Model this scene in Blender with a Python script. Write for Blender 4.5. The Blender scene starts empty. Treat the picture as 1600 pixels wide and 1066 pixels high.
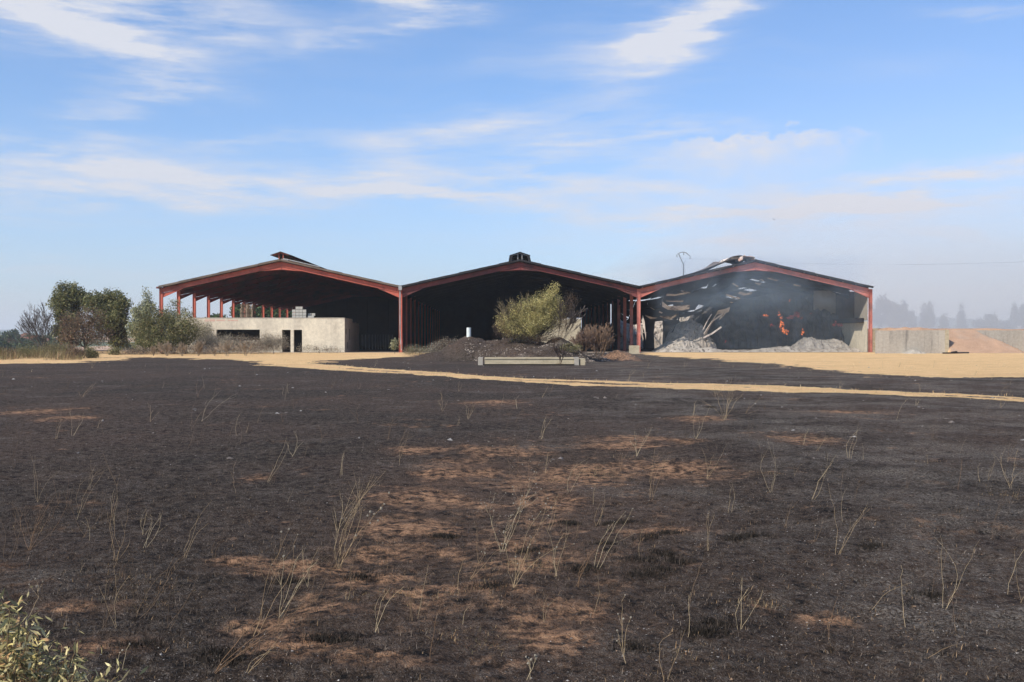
import bpy, math, random
import numpy as np
from mathutils import Vector, Matrix, Euler

random.seed(7)
RNG = np.random.default_rng(11)
S = bpy.context.scene
COL = S.collection

# ------------------------------------------------------------------ camera
F = 1556.0
YAW, PITCH, EYE = math.radians(0.884), math.radians(0.295), 1.6
cd = bpy.data.cameras.new('camera'); cam = bpy.data.objects.new('camera', cd); COL.objects.link(cam)
cam.location = (0, 0, EYE); cam.rotation_euler = (math.pi/2-PITCH, 0, -YAW)
cd.sensor_width = 36; cd.lens = 36*F/1600; cd.clip_start = 0.05; cd.clip_end = 30000
S.camera = cam
CM = Euler((math.pi/2-PITCH, 0, -YAW)).to_matrix()

# ------------------------------------------------------------------ sun, sky, exposure
SUN_AZ, SUN_EL = math.radians(225), math.radians(41)
sdir = Vector((math.sin(SUN_AZ)*math.cos(SUN_EL), math.cos(SUN_AZ)*math.cos(SUN_EL), math.sin(SUN_EL)))
ld = bpy.data.lights.new('sun', 'SUN'); ld.energy = 4.6; ld.angle = math.radians(0.53); ld.color = (1.0, 0.91, 0.78)
sun = bpy.data.objects.new('sun', ld); COL.objects.link(sun); sun.rotation_euler = sdir.to_track_quat('Z', 'Y').to_euler()
sun.location = (0, 0, 50)
S.view_settings.view_transform = 'Standard'; S.view_settings.look = 'None'
S.view_settings.exposure = 0.27; S.cycles.volume_bounces = 3; S.view_settings.gamma = 1.0; S.view_settings.use_curve_mapping = False

W = bpy.data.worlds.new('World'); S.world = W; W.use_nodes = True
wt = W.node_tree; wt.nodes.clear()

class NT:
    """small helper for node trees"""
    def __init__(s, t): s.t = t
    def n(s, typ, **kw):
        n = s.t.nodes.new(typ)
        for k, v in kw.items(): setattr(n, k, v)
        return n
    def link(s, a, b): s.t.links.new(a, b)
    def put(s, sock, v):
        if hasattr(v, 'links'): s.link(v, sock)
        else: sock.default_value = v
    def m(s, op, a, b=None, c=None, clamp=False):
        n = s.n('ShaderNodeMath', operation=op); n.use_clamp = clamp
        s.put(n.inputs[0], a)
        if b is not None: s.put(n.inputs[1], b)
        if c is not None: s.put(n.inputs[2], c)
        return n.outputs[0]
    def mix(s, f, a, b, blend='MIX'):
        n = s.n('ShaderNodeMix', data_type='RGBA', blend_type=blend)
        s.put(n.inputs[0], f); s.put(n.inputs[6], a); s.put(n.inputs[7], b)
        return n.outputs[2]
    def mr(s, v, a, b, c=0.0, d=1.0, smooth=False):
        n = s.n('ShaderNodeMapRange'); n.clamp = True
        if smooth: n.interpolation_type = 'SMOOTHSTEP'
        s.put(n.inputs[0], v)
        for i, q in enumerate((a, b, c, d)): s.put(n.inputs[i+1], q)
        return n.outputs[0]
    def noise(s, vec, scale, detail=4, rough=0.55, lac=2.0, dist=0.0, dim='3D'):
        n = s.n('ShaderNodeTexNoise', noise_dimensions=dim)
        if vec is not None: s.link(vec, n.inputs['Vector'])
        n.inputs['Scale'].default_value = scale; n.inputs['Detail'].default_value = detail
        n.inputs['Roughness'].default_value = rough; n.inputs['Lacunarity'].default_value = lac
        n.inputs['Distortion'].default_value = dist
        return n.outputs[0]
    def vmul(s, vec, sc):
        n = s.n('ShaderNodeVectorMath', operation='MULTIPLY'); s.link(vec, n.inputs[0]); n.inputs[1].default_value = sc
        return n.outputs[0]
    def comb(s, x, y, z=0.0):
        n = s.n('ShaderNodeCombineXYZ')
        for i, q in enumerate((x, y, z)): s.put(n.inputs[i], q)
        return n.outputs[0]

def c4(r, g, b): return (r, g, b, 1.0)

k = NT(wt)
sky = k.n('ShaderNodeTexSky', sky_type='NISHITA'); sky.sun_disc = False
sky.sun_elevation = SUN_EL; sky.sun_rotation = SUN_AZ; sky.altitude = 700; sky.air_density = 1.0; sky.dust_density = 1.2; sky.ozone_density = 1.5
tc = k.n('ShaderNodeTexCoord'); sx = k.n('ShaderNodeSeparateXYZ'); k.link(tc.outputs['Generated'], sx.inputs[0])
X, Y, Z = sx.outputs
az = k.m('MULTIPLY', k.m('ARCTAN2', X, Y), 57.2958); el = k.m('MULTIPLY', k.m('ARCSINE', Z), 57.2958)
zc = k.m('ADD', k.m('MAXIMUM', Z, 0.0), 0.12)
flat = k.comb(k.m('DIVIDE', X, zc), k.m('DIVIDE', Y, zc), 0.0)
# cirrus: streaks on a high flat layer
warpn = k.n('ShaderNodeTexNoise'); k.link(flat, warpn.inputs['Vector']); warpn.inputs['Scale'].default_value = 0.8; warpn.inputs['Detail'].default_value = 3
wv = k.n('ShaderNodeVectorMath', operation='MULTIPLY_ADD'); k.link(warpn.outputs['Color'], wv.inputs[0]); wv.inputs[1].default_value = (1.2, 1.2, 0); k.link(flat, wv.inputs[2])
rot = k.n('ShaderNodeMapping'); k.link(wv.outputs[0], rot.inputs['Vector']); rot.inputs['Rotation'].default_value = (0, 0, math.radians(-18)); rot.inputs['Scale'].default_value = (0.55, 1.7, 1)
streak = k.noise(rot.outputs[0], 1.3, 8, 0.6)
broad = k.noise(flat, 0.55, 3, 0.5)
cir = k.m('MULTIPLY', k.mr(streak, 0.46, 0.80, smooth=True), k.mr(broad, 0.40, 0.62, smooth=True))
# cloud masses seen in this part of the sky, edges feathered by streaky noise in azimuth/elevation
aev = k.comb(az, el, 0.0)
ms = k.n('ShaderNodeMapping'); k.link(aev, ms.inputs['Vector']); ms.inputs['Rotation'].default_value = (0, 0, math.radians(-14)); ms.inputs['Scale'].default_value = (0.085, 0.50, 1)
fine = k.n('ShaderNodeTexNoise'); k.link(ms.outputs[0], fine.inputs['Vector']); fine.inputs['Scale'].default_value = 1.6; fine.inputs['Detail'].default_value = 9; fine.inputs['Roughness'].default_value = 0.62
fs = k.n('ShaderNodeSeparateColor'); k.link(fine.outputs['Color'], fs.inputs[0])
puff = k.n('ShaderNodeTexNoise'); k.link(k.vmul(aev, (0.5, 0.9, 1)), puff.inputs['Vector']); puff.inputs['Scale'].default_value = 1.5; puff.inputs['Detail'].default_value = 7
def px_ae(px, py):
    d = CM @ Vector(((px-800)/F, (533-py)/F, -1)); d.normalize()
    return math.degrees(math.atan2(d.x, d.y)), math.degrees(math.asin(d.z))
wx = k.m('MULTIPLY', k.m('SUBTRACT', fs.outputs[0], 0.5), 9.0); wy = k.m('MULTIPLY', k.m('SUBTRACT', fs.outputs[1], 0.5), 3.2)
azw = k.m('ADD', az, wx); elw = k.m('ADD', el, wy)
total = None
#        px    py   rx   ry  tilt  strength
BLOBS = [(150, 10, 230, 44, 0, .85), (170, 62, 110, 18, -12, .75), (250, 128, 75, 16, -8, .7), (155, 195, 42, 44, 20, .5),
         (620, 4, 95, 14, -6, .8), (520, 60, 110, 12, 16, .3), (1075, 35, 105, 30, 34, .9), (1010, 60, 130, 50, 20, .3), (1540, 22, 60, 10, -10, .25),
         (740, 205, 170, 15, 8, .55), (610, 250, 90, 22, 4, .35), (1010, 212, 100, 11, 8, .5), (870, 222, 60, 9, 3, .4),
         (300, 275, 330, 18, -3, .55), (60, 300, 300, 22, 0, .55), (500, 310, 340, 16, 2, .5), (900, 330, 420, 22, -6, .5), (1500, 280, 220, 20, 8, .7), (1350, 325, 330, 26, 3, .6), (860, 262, 240, 16, 4, .5), (1000, 290, 260, 18, -4, .45), (380, 225, 160, 10, 6, .25), (120, 245, 130, 14, -4, .3)]
for (bx, by, rx, ry, tilt, st) in BLOBS:
    a0, e0 = px_ae(bx, by); dpp = 57.2958/F
    da = k.m('SUBTRACT', azw, a0); de = k.m('SUBTRACT', elw, e0); c, s_ = math.cos(math.radians(tilt)), math.sin(math.radians(tilt))
    u = k.m('DIVIDE', k.m('ADD', k.m('MULTIPLY', da, c), k.m('MULTIPLY', de, s_)), rx*dpp)
    v = k.m('DIVIDE', k.m('SUBTRACT', k.m('MULTIPLY', de, c), k.m('MULTIPLY', da, s_)), ry*dpp)
    r2 = k.m('ADD', k.m('MULTIPLY', u, u), k.m('MULTIPLY', v, v))
    g = k.m('MULTIPLY', k.m('EXPONENT', k.m('MULTIPLY', r2, -0.9)), st)
    total = g if total is None else k.m('ADD', total, g)
blob = k.m('MULTIPLY', total, k.mr(fs.outputs[2], 0.36, 0.62, 0.15, 1.7))
# low cumulus bank, crisp top
px_ = k.m('MULTIPLY', k.m('SUBTRACT', puff.outputs[0], 0.5), 3.0)
def bank(bx, by, rx, drop, st):
    a0, e0 = px_ae(bx, by); dpp = 57.2958/F
    u = k.m('DIVIDE', k.m('SUBTRACT', az, a0), rx*dpp); v = k.m('SUBTRACT', e0, k.m('ADD', el, k.m('ADD', px_, k.m('MULTIPLY', k.m('MULTIPLY', u, u), 0.5))))
    top = k.mr(v, -0.12, 0.55, smooth=True); low = k.m('EXPONENT', k.m('MULTIPLY', k.m('MAXIMUM', v, 0.0), -1.0/(drop*dpp)))
    return k.m('MULTIPLY', k.m('MULTIPLY', top, low), k.m('MULTIPLY', k.m('EXPONENT', k.m('MULTIPLY', k.m('MULTIPLY', u, u), -1.1)), st))
bk = k.m('MAXIMUM', bank(1150, 206, 120, 60, 1.25), k.m('MAXIMUM', bank(1262, 198, 52, 34, 1.3), bank(1342, 197, 26, 12, 1.1)))
bk = k.m('MULTIPLY', bk, k.mr(fs.outputs[2], 0.30, 0.60, 0.65, 1.1))
cloud = k.m('MINIMUM', k.m('ADD', k.m('MAXIMUM', blob, bk), k.m('MULTIPLY', cir, 0.55)), 1.0)
skc = k.mix(1.0, sky.outputs[0], c4(.70, 1.0, 1.28), 'MULTIPLY')
withcl = k.mix(k.m('MULTIPLY', cloud, 0.85), skc, c4(5.6, 5.6, 5.8))
# pale milky veil towards the horizon
veil = k.m('MULTIPLY', k.m('EXPONENT', k.m('MULTIPLY', k.m('MAXIMUM', el, 0.0), k.m('ADD', -0.135, k.m('MULTIPLY', k.mr(az, 0.0, 24.0, smooth=True), 0.025)))), 0.80)
smoky = k.mr(az, -2.0, 20.0, smooth=True)
vcol = k.mix(k.m('MULTIPLY', smoky, k.m('EXPONENT', k.m('MULTIPLY', k.m('MAXIMUM', el, 0.0), -0.09))), c4(3.95, 3.8, 4.35), c4(6.3, 5.05, 4.3))
fin = k.mix(veil, withcl, vcol)
bg = k.n('ShaderNodeBackground'); k.link(fin, bg.inputs['Color']); bg.inputs['Strength'].default_value = 0.125
wo = k.n('ShaderNodeOutputWorld'); k.link(bg.outputs[0], wo.inputs['Surface'])

# ------------------------------------------------------------------ helpers
def ray(px, py): return CM @ Vector(((px-800)/F, (533-py)/F, -1))
def P(px, py, D):
    d = ray(px, py); t = D/d.y
    return Vector((d.x*t, D, EYE+d.z*t))
def G(px, py):
    d = ray(px, py); t = -EYE/d.z
    return Vector((d.x*t, d.y*t, 0))

def tag(o, label=None, cat=None, group=None, kind=None):
    if label: o['label'] = label
    if cat: o['category'] = cat
    if group: o['group'] = group
    if kind: o['kind'] = kind
    return o
def empty(name, loc, label, cat, group=None, rz=0.0):
    o = bpy.data.objects.new(name, None); COL.objects.link(o); o.location = loc; o.rotation_euler = (0, 0, rz); o.empty_display_size = 0.3
    return tag(o, label, cat, group)

class MB:
    """collects geometry (quads/tris) as arrays and links it as ONE mesh object"""
    def __init__(s): s.v = []; s.q = []; s.t = []; s.c = []; s.n = 0
    def add(s, v, q=None, t=None, col=None):
        v = np.asarray(v, float).reshape(-1, 3)
        if q is not None and len(q): s.q.append(np.asarray(q, int).reshape(-1, 4)+s.n)
        if t is not None and len(t): s.t.append(np.asarray(t, int).reshape(-1, 3)+s.n)
        if col is None: col = (1, 1, 1)
        col = np.asarray(col, float)
        if col.ndim == 1: col = np.tile(col, (len(v), 1))
        s.c.append(col); s.v.append(v); s.n += len(v); return s
    def box(s, x0, x1, y0, y1, z0, z1, col=None):
        v = [(x, y, z) for z in (z0, z1) for y in (y0, y1) for x in (x0, x1)]
        return s.add(v, [(0, 2, 3, 1), (4, 5, 7, 6), (0, 1, 5, 4), (2, 6, 7, 3), (0, 4, 6, 2), (1, 3, 7, 5)], col=col)
    def obox(s, a, b, w, h, up=(0, 0, 1), col=None):
        """bar from a to b, width w (sideways), height h"""
        a, b = Vector(a), Vector(b); d = (b-a).normalized(); u = Vector(up); sd = d.cross(u)
        if sd.length < 1e-5: sd = Vector((1, 0, 0))
        sd.normalize(); u = sd.cross(d).normalized(); v = []
        for p in (a, b):
            for i, j in ((-1, -1), (1, -1), (1, 1), (-1, 1)): v.append(p+sd*(i*w/2)+u*(j*h/2))
        return s.add([tuple(q) for q in v], [(0, 3, 2, 1), (4, 5, 6, 7), (0, 1, 5, 4), (1, 2, 6, 5), (2, 3, 7, 6), (3, 0, 4, 7)], col=col)
    def prism(s, pts, y0, y1, col=None):
        """polygon in xz extruded in y"""
        n = len(pts); v = [(x, y0, z) for x, z in pts]+[(x, y1, z) for x, z in pts]
        q = [(i, (i+1) % n, n+(i+1) % n, n+i) for i in range(n)]
        t = [(0, i+1, i) for i in range(1, n-1)]+[(n, n+i, n+i+1) for i in range(1, n-1)]
        return s.add(v, q, t, col)
    def tube(s, pts, rad, sides=5, col=None):
        pts = np.asarray([tuple(p) for p in pts], float); n = len(pts)
        rad = np.broadcast_to(np.asarray(rad, float), (n,))
        tan = np.gradient(pts, axis=0); tan /= np.linalg.norm(tan, axis=1)[:, None]+1e-9
        ref = np.array([0.31, 0.17, 0.93]) if abs(tan[0][2]) < 0.8 else np.array([0.95, 0.2, 0.1])
        a = np.cross(tan, ref); a /= np.linalg.norm(a, axis=1)[:, None]+1e-9; b = np.cross(tan, a)
        th = np.arange(sides)*2*math.pi/sides
        ring = pts[:, None, :]+rad[:, None, None]*(np.cos(th)[None, :, None]*a[:, None, :]+np.sin(th)[None, :, None]*b[:, None, :])
        i = np.arange(n-1)[:, None]*sides; j = np.arange(sides)[None, :]; j2 = (j+1) % sides
        q = np.stack([i+j, i+j2, i+sides+j2, i+sides+j], -1).reshape(-1, 4)
        return s.add(ring.reshape(-1, 3), q, col=col)
    def mesh(s, name, mat, smooth=False):
        me = bpy.data.meshes.new(name)
        v = np.concatenate(s.v) if s.v else np.zeros((0, 3)); c = np.concatenate(s.c)
        q = np.concatenate(s.q) if s.q else np.zeros((0, 4), int); t = np.concatenate(s.t) if s.t else np.zeros((0, 3), int)
        me.vertices.add(len(v)); me.vertices.foreach_set('co', v.astype(np.float32).ravel())
        me.loops.add(q.size+t.size); me.loops.foreach_set('vertex_index', np.concatenate([q.ravel(), t.ravel()]).astype(np.int32))
        me.polygons.add(len(q)+len(t))
        me.polygons.foreach_set('loop_start', np.concatenate([np.arange(len(q))*4, q.size+np.arange(len(t))*3]).astype(np.int32))
        me.update(calc_edges=True)
        ca = me.color_attributes.new('Col', 'FLOAT_COLOR', 'POINT')
        ca.data.foreach_set('color', np.concatenate([c, np.ones((len(c), 1))], 1).astype(np.float32).ravel())
        me.polygons.foreach_set('use_smooth', np.full(len(q)+len(t), bool(smooth)))
        me.materials.append(mat); me.validate(); return me
    def build(s, name, mat, parent=None, smooth=False):
        me = s.mesh(name, mat, smooth); o = bpy.data.objects.new(name, me); COL.objects.link(o)
        if parent: o.parent = parent
        return o
def link_copy(name, me, parent, loc=(0, 0, 0), rot=(0, 0, 0), sc=(1, 1, 1)):
    o = bpy.data.objects.new(name, me); COL.objects.link(o); o.parent = parent; o.location = loc; o.rotation_euler = rot; o.scale = sc
    return o

# numpy value noise
_T = RNG.random((256, 256))
def vn(x, y):
    xi = np.floor(x).astype(int); yi = np.floor(y).astype(int); fx = x-xi; fy = y-yi
    fx = fx*fx*(3-2*fx); fy = fy*fy*(3-2*fy); a = _T[xi & 255, yi & 255]; b = _T[(xi+1) & 255, yi & 255]; c = _T[xi & 255, (yi+1) & 255]; d = _T[(xi+1) & 255, (yi+1) & 255]
    return (a*(1-fx)+b*fx)*(1-fy)+(c*(1-fx)+d*fx)*fy
def fbm(x, y, o=4, g=0.5):
    s = 0; a = 1; t = 0
    for i in range(o): s = s+a*vn(x*2**i+17.3*i, y*2**i+5.1*i); t += a; a *= g
    return s/t
def sstep(a, b, x): t = np.clip((x-a)/(b-a), 0, 1); return t*t*(3-2*t)

# ------------------------------------------------------------------ materials
def mat(name, rough=0.85, spec=0.25):
    m = bpy.data.materials.new(name); m.use_nodes = True; t = NT(m.node_tree); t.t.nodes.clear()
    p = t.n('ShaderNodeBsdfPrincipled'); o = t.n('ShaderNodeOutputMaterial'); t.link(p.outputs[0], o.inputs[0])
    p.inputs['Roughness'].default_value = rough; p.inputs['Specular IOR Level'].default_value = spec
    return m, t, p, o
def bump(t, p, h, strength=0.5, dist=0.02):
    b = t.n('ShaderNodeBump'); b.inputs['Strength'].default_value = strength; b.inputs['Distance'].default_value = dist
    t.link(h, b.inputs['Height']); t.link(b.outputs[0], p.inputs['Normal'])
def two_tone(name, a, b, scale=1.0, stretch=(1, 1, 1), lo=0.35, hi=0.65, rough=0.85, third=None, tscale=0.3, tlo=0.55, thi=0.7, bstr=0.4, bdist=0.02, metal=0, fine=None):
    m, t, p, o = mat(name, rough)
    co = t.n('ShaderNodeTexCoord').outputs['Object']; v = t.vmul(co, stretch)
    n1 = t.noise(v, scale, 6, 0.6); col = t.mix(t.mr(n1, lo, hi), c4(*a), c4(*b))
    if third: col = t.mix(t.mr(t.noise(v, tscale, 5, 0.6), tlo, thi), col, c4(*third))
    g = t.noise(co, fine or scale*9, 4, 0.65); col = t.mix(0.55, col, t.mix(1.0, col, t.mix(g, c4(.35, .35, .35), c4(1.6, 1.6, 1.6)), 'MULTIPLY'))
    t.link(col, p.inputs['Base Color']); bump(t, p, g, bstr, bdist); p.inputs['Metallic'].default_value = metal
    return m
M = {}
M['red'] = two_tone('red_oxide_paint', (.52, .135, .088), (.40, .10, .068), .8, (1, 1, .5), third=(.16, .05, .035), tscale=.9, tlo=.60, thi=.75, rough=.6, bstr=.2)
M['red_dim'] = two_tone('stained_red_paint', (.22, .038, .034), (.13, .03, .028), .6, third=(.05, .03, .03), tscale=.5, tlo=.5, thi=.68, rough=.75)  # red paint darkened to carry the indoor shade of the left shed
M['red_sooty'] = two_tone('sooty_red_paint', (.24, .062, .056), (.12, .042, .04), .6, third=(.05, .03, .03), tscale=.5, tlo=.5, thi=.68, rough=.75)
M['red_faded'] = two_tone('heat_faded_red_paint', (.54, .21, .165), (.38, .12, .095), .7, third=(.18, .10, .09), tscale=.4, tlo=.5, thi=.7, rough=.75)
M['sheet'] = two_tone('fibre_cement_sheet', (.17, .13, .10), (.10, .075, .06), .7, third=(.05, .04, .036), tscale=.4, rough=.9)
M['sheet_dark'] = two_tone('sooted_sheet', (.030, .029, .032), (.015, .014, .016), .7, third=(.05, .045, .04), tscale=.4, tlo=.6, thi=.75)  # soot, plus painted shade on the deep partition sheets
M['sheet_mid'] = two_tone('weathered_sheet_under', (.09, .06, .05), (.05, .036, .032), .7, rough=.9)
M['clad_red'] = two_tone('dark_red_cladding', (.20, .028, .03), (.10, .02, .022), .5, (1, 1, .2), third=(.03, .02, .02), tscale=.3, tlo=.45, thi=.65, rough=.7)
M['ash_sheet'] = two_tone('burnt_pale_sheet', (.66, .58, .50), (.46, .40, .35), 1.2, third=(.09, .07, .065), tscale=.8, tlo=.52, thi=.66)
M['pink_sheet'] = two_tone('rust_stained_pale_sheet', (.50, .42, .36), (.42, .24, .18), 1.5, lo=.45, hi=.6)
M['galv'] = two_tone('galvanised_metal', (.42, .42, .42), (.30, .29, .28), 2, rough=.5, metal=.4, third=(.22, .12, .08), tscale=1.5, tlo=.62, thi=.75)
M['brick_pink'] = two_tone('pink_brick_patch', (.50, .30, .24), (.55, .42, .34), 3)
M['render_wall'] = two_tone('weathered_render', (.62, .56, .44), (.50, .45, .36), .8, (1, 1, .16), lo=.35, hi=.62, third=(.30, .26, .21), tscale=2.2, tlo=.58, thi=.85, bstr=.25, fine=4)
M['block'] = two_tone('concrete_block', (.42, .41, .37), (.32, .31, .28), 2, rough=.95)
M['conc'] = two_tone('old_concrete', (.40, .365, .31), (.29, .265, .23), .5, (1, 1, .12), third=(.13, .12, .11), tscale=1.6, tlo=.56, thi=.80)
M['conc_light'] = two_tone('pale_concrete', (.44, .38, .27), (.34, .29, .20), 1.5, (1, 1, 3), third=(.16, .10, .05), tscale=1.6, tlo=.6, thi=.78)
M['soot'] = two_tone('soot_black', (.022, .020, .020), (.010, .010, .011), 1.0)  # near black for soot and for shade painted inside sheds and hut
M['rubble'] = two_tone('grey_brown_rubble', (.52, .46, .39), (.34, .29, .24), 1.4, third=(.10, .085, .075), tscale=2.2, tlo=.55, thi=.66, bstr=1, bdist=.08)
M['charstraw'] = two_tone('charred_straw', (.125, .108, .098), (.055, .048, .045), .9, (1, 1, 1.6), third=(.16, .135, .12), tscale=1.3, tlo=.58, thi=.8, bstr=1, bdist=.1)
M['ash'] = two_tone('pale_ash', (.48, .43, .37), (.25, .22, .185), 1.8, third=(.08, .07, .065), tscale=3.4, tlo=.56, thi=.66, bstr=1, bdist=.06)
M['wood'] = two_tone('grey_wood', (.30, .22, .15), (.19, .14, .10), 2, (1, 6, 1))
M['pvc'] = two_tone('white_plastic', (.68, .72, .70), (.60, .65, .63), 1, rough=.4, bstr=.05)
M['plaster_far'] = two_tone('far_plaster', (.62, .56, .50), (.5, .45, .4), .2)
M['tile_far'] = two_tone('far_roof_tiles', (.35, .14, .08), (.26, .11, .07), .5)
M['rock'] = two_tone('field_stone', (.34, .31, .28), (.22, .20, .18), 6)
M['redsoil'] = two_tone('red_rubble_soil', (.36, .17, .10), (.25, .12, .075), .5, third=(.33, .20, .13), tscale=1.1, tlo=.45, thi=.65, bstr=1, bdist=.08)
M['orangesoil'] = two_tone('orange_soil', (.50, .27, .11), (.38, .19, .08), 1.3, third=(.06, .045, .035), tscale=1.2, tlo=.56, thi=.66, bstr=1, bdist=.05)
M['barrier'] = two_tone('dusty_barrier_metal', (.22, .22, .22), (.12, .12, .12), .7)

def foliage(name, trans=0.25, rough=0.7):
    m, t, p, o = mat(name, rough, .2)
    a = t.n('ShaderNodeVertexColor', layer_name='Col'); t.link(a.outputs[0], p.inputs['Base Color'])
    tr = t.n('ShaderNodeBsdfTranslucent'); t.link(a.outputs[0], tr.inputs[0]); mx = t.n('ShaderNodeMixShader'); mx.inputs[0].default_value = trans
    t.link(p.outputs[0], mx.inputs[1]); t.link(tr.outputs[0], mx.inputs[2]); t.link(mx.outputs[0], o.inputs[0])
    return m
M['leaf'] = foliage('foliage'); M['stem'] = foliage('dry_stems', 0.05, .8)
M['bark'] = two_tone('dark_bark', (.045, .036, .032), (.025, .021, .02), 3)

def emis(name, col, st, ncol=(.02, .01, .01)):
    m, t, p, o = mat(name); co = t.n('ShaderNodeTexCoord').outputs['Object']
    n = t.noise(co, 7.0, 4, .7); e = t.mr(n, .44, .60); t.link(t.mix(e, c4(*ncol), c4(*col)), p.inputs['Base Color'])
    p.inputs['Emission Color'].default_value = c4(*col); t.link(t.m('MULTIPLY', e, st), p.inputs['Emission Strength'])
    return m
M['flame'] = emis('glowing_flame', (1.0, .24, .06), 1.05); M['ember'] = emis('dull_embers', (.5, .08, .06), .20)

# ------------------------------------------------------------------ ground
def seg_mask(x, y, pts, hw):
    """distance-based mask round a polyline (world points with half widths)"""
    d = np.full(x.shape, 1e9)
    for (a, b) in zip(pts[:-1], pts[1:]):
        ax, ay, aw = a; bx, by, bw = b; L2 = (bx-ax)**2+(by-ay)**2
        t = np.clip(((x-ax)*(bx-ax)+(y-ay)*(by-ay))/L2, 0, 1); dd = np.hypot(x-ax-t*(bx-ax), y-ay-t*(by-ay))-(aw+t*(bw-aw))
        d = np.minimum(d, dd)
    return d
def poly_in(x, y, pts):
    ins = np.zeros(x.shape, bool); n = len(pts)
    for i in range(n):
        x1, y1 = pts[i]; x2, y2 = pts[(i+1) % n]
        c = ((y1 > y) != (y2 > y)) & (x < (x2-x1)*(y-y1)/((y2-y1) if y2 != y1 else 1e-9)+x1)
        ins ^= c
    return ins
def gp(l): return [(G(a, b).x, G(a, b).y) for a, b in l]
TRACK_A = [(G(px, py).x, G(px, py).y, w) for px, py, w in [(455, 569, 1.2), (560, 576, .55), (800, 592.5, .42), (930, 597, .5), (1050, 601, .8), (1200, 605.5, .75), (1400, 613.5, .45), (1600, 621.5, .28), (1800, 631, .28)]]
TRACK_B = [(G(px, py).x, G(px, py).y, w) for px, py, w in [(440, 571, 1.0), (560, 580, .5), (700, 588, .35), (800, 595.5, .3), (930, 602.5, .5), (1050, 605.5, .8), (1200, 609, .7), (1400, 615.5, .35), (1600, 625, .3), (1800, 635, .3)]]
SANDS = [gp([(-200, 552), (190, 552), (196, 563), (120, 567.5), (0, 568.5), (-200, 570)]),
         gp([(150, 548), (640, 548), (660, 553), (640, 557), (560, 562), (500, 566), (470, 572), (420, 572), (380, 566), (300, 560), (200, 558)]),
         gp([(1000, 546), (2200, 546), (2300, 600), (1620, 592), (1480, 592), (1400, 590), (1300, 580), (1230, 571), (1130, 563), (1040, 557), (1000, 554)])]
ORANGE = [(655, 706, 45, 5), (790, 706, 70, 6), (665, 772, 75, 14), (720, 735, 60, 14), (640, 820, 90, 16), (640, 862, 120, 10), (480, 890, 110, 12), (590, 905, 80, 10), (700, 925, 120, 10),
          (880, 745, 90, 12), (910, 735, 50, 8), (865, 780, 50, 14), (1050, 735, 90, 12), (1000, 690, 80, 6), (960, 700, 60, 5), (1090, 655, 40, 4), (830, 850, 70, 10), (830, 880, 80, 14),
          (900, 955, 60, 16), (850, 985, 60, 22), (870, 1000, 60, 14), (450, 1020, 70, 18), (420, 985, 60, 16), (520, 960, 70, 10), (1040, 830, 60, 7), (1190, 942, 14, 5), (190, 950, 14, 6), (110, 955, 40, 7),
          (60, 645, 50, 4), (110, 655, 40, 3), (170, 1015, 60, 12), (400, 742, 20, 4), (770, 632, 40, 4), (1320, 647, 60, 2.5), (600, 1040, 80, 12), (1250, 685, 50, 6), (370, 880, 40, 9), (1290, 965, 40, 10)]
OW = []
for (px, py, rx, ry) in ORANGE:
    c = G(px, py); e = G(px+rx, py); t_ = G(px, py-ry); b_ = G(px, py+ry); OW.append((c.x, c.y, abs(e.x-c.x), max((t_.y-b_.y)/2, .1)))

def far_z(x, y):
    left = sstep(-40, -62, x); drop = sstep(100, 260, y)*left+sstep(170, 320, y)*(1-left)
    z = -10*drop
    z = z+sstep(420, 1100, y)*11+sstep(1100, 2600, y)*3
    z = z+sstep(900, 3500, np.abs(x))*5*sstep(500, 3000, np.hypot(x, y))
    z = z+(fbm(x/90+3, y/90, 3)-.5)*4*sstep(240, 500, y)
    return z
def mound(x, y):
    """burnt earth mound behind the concrete trough + heap of orange soil"""
    z = np.zeros_like(x)
    for (px, D, rx, ry, h, pw) in [(735, 66.5, 2.6, 5.0, 1.62, 1.6), (800, 66, 4.2, 5.5, 1.45, 2.2), (872, 64, 2.0, 4.2, 1.5, 1.5), (850, 62, 3.4, 4.5, 1.0, 2), (700, 66, 3.0, 4.2, .6, 1.5), (905, 64, 2.2, 3.4, .5, 1.5), (965, 66, 1.7, 2.4, .62, 1.6)]:
        cx = P(px, 540, D).x; r = np.hypot((x-cx)/rx, (y-D)/ry); z = np.maximum(z, h*np.clip(1-r, 0, 1)**(1/pw)*sstep(1.0, .55, r)**.4)
    return z
def ramp(x, y):
    """red soil ramp and fill behind the two retaining walls on the right"""
    xa, xb, xc = P(1366, 550, 90).x, P(1481, 550, 90).x, P(1598, 550, 90).x
    top = 2.22+.12*np.sin(x*.7)
    fill = top*sstep(90.7, 91.2, y)*(x <= xb+.3)
    s = np.clip((y-89.0)/9.0, 0, 1); f2 = top*s*sstep(xb-.2, xb+.2, x)*(1-sstep(xc-.5, xc+1, x)*(y < 94.5))
    lim = np.clip((xc-x)/(xc-P(1515, 550, 94).x), 0, 1.3)*2.35
    f2 = np.where(y < 94.4, np.minimum(f2+.0, lim)*sstep(88.9, 89.5, y)**.5, f2)
    f2 = np.where((y < 94.4) & (x > xb), np.minimum(lim, 2.3*np.clip((y-89.0)/4.6, 0, 1)), f2)
    beh = top*sstep(94.4, 95.0, y)*(x > xb)
    z = np.maximum(np.maximum(fill, f2*(x > xb)), beh)
    z = z+(fbm(x*.9, y*.9, 4, .6)-.5)*.42*np.clip(z, 0, 1)*(y < 93.9)
    return z*(1-sstep(125, 150, y))*(x > np.where(y > 94.6, 37.6, 36.3))
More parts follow.
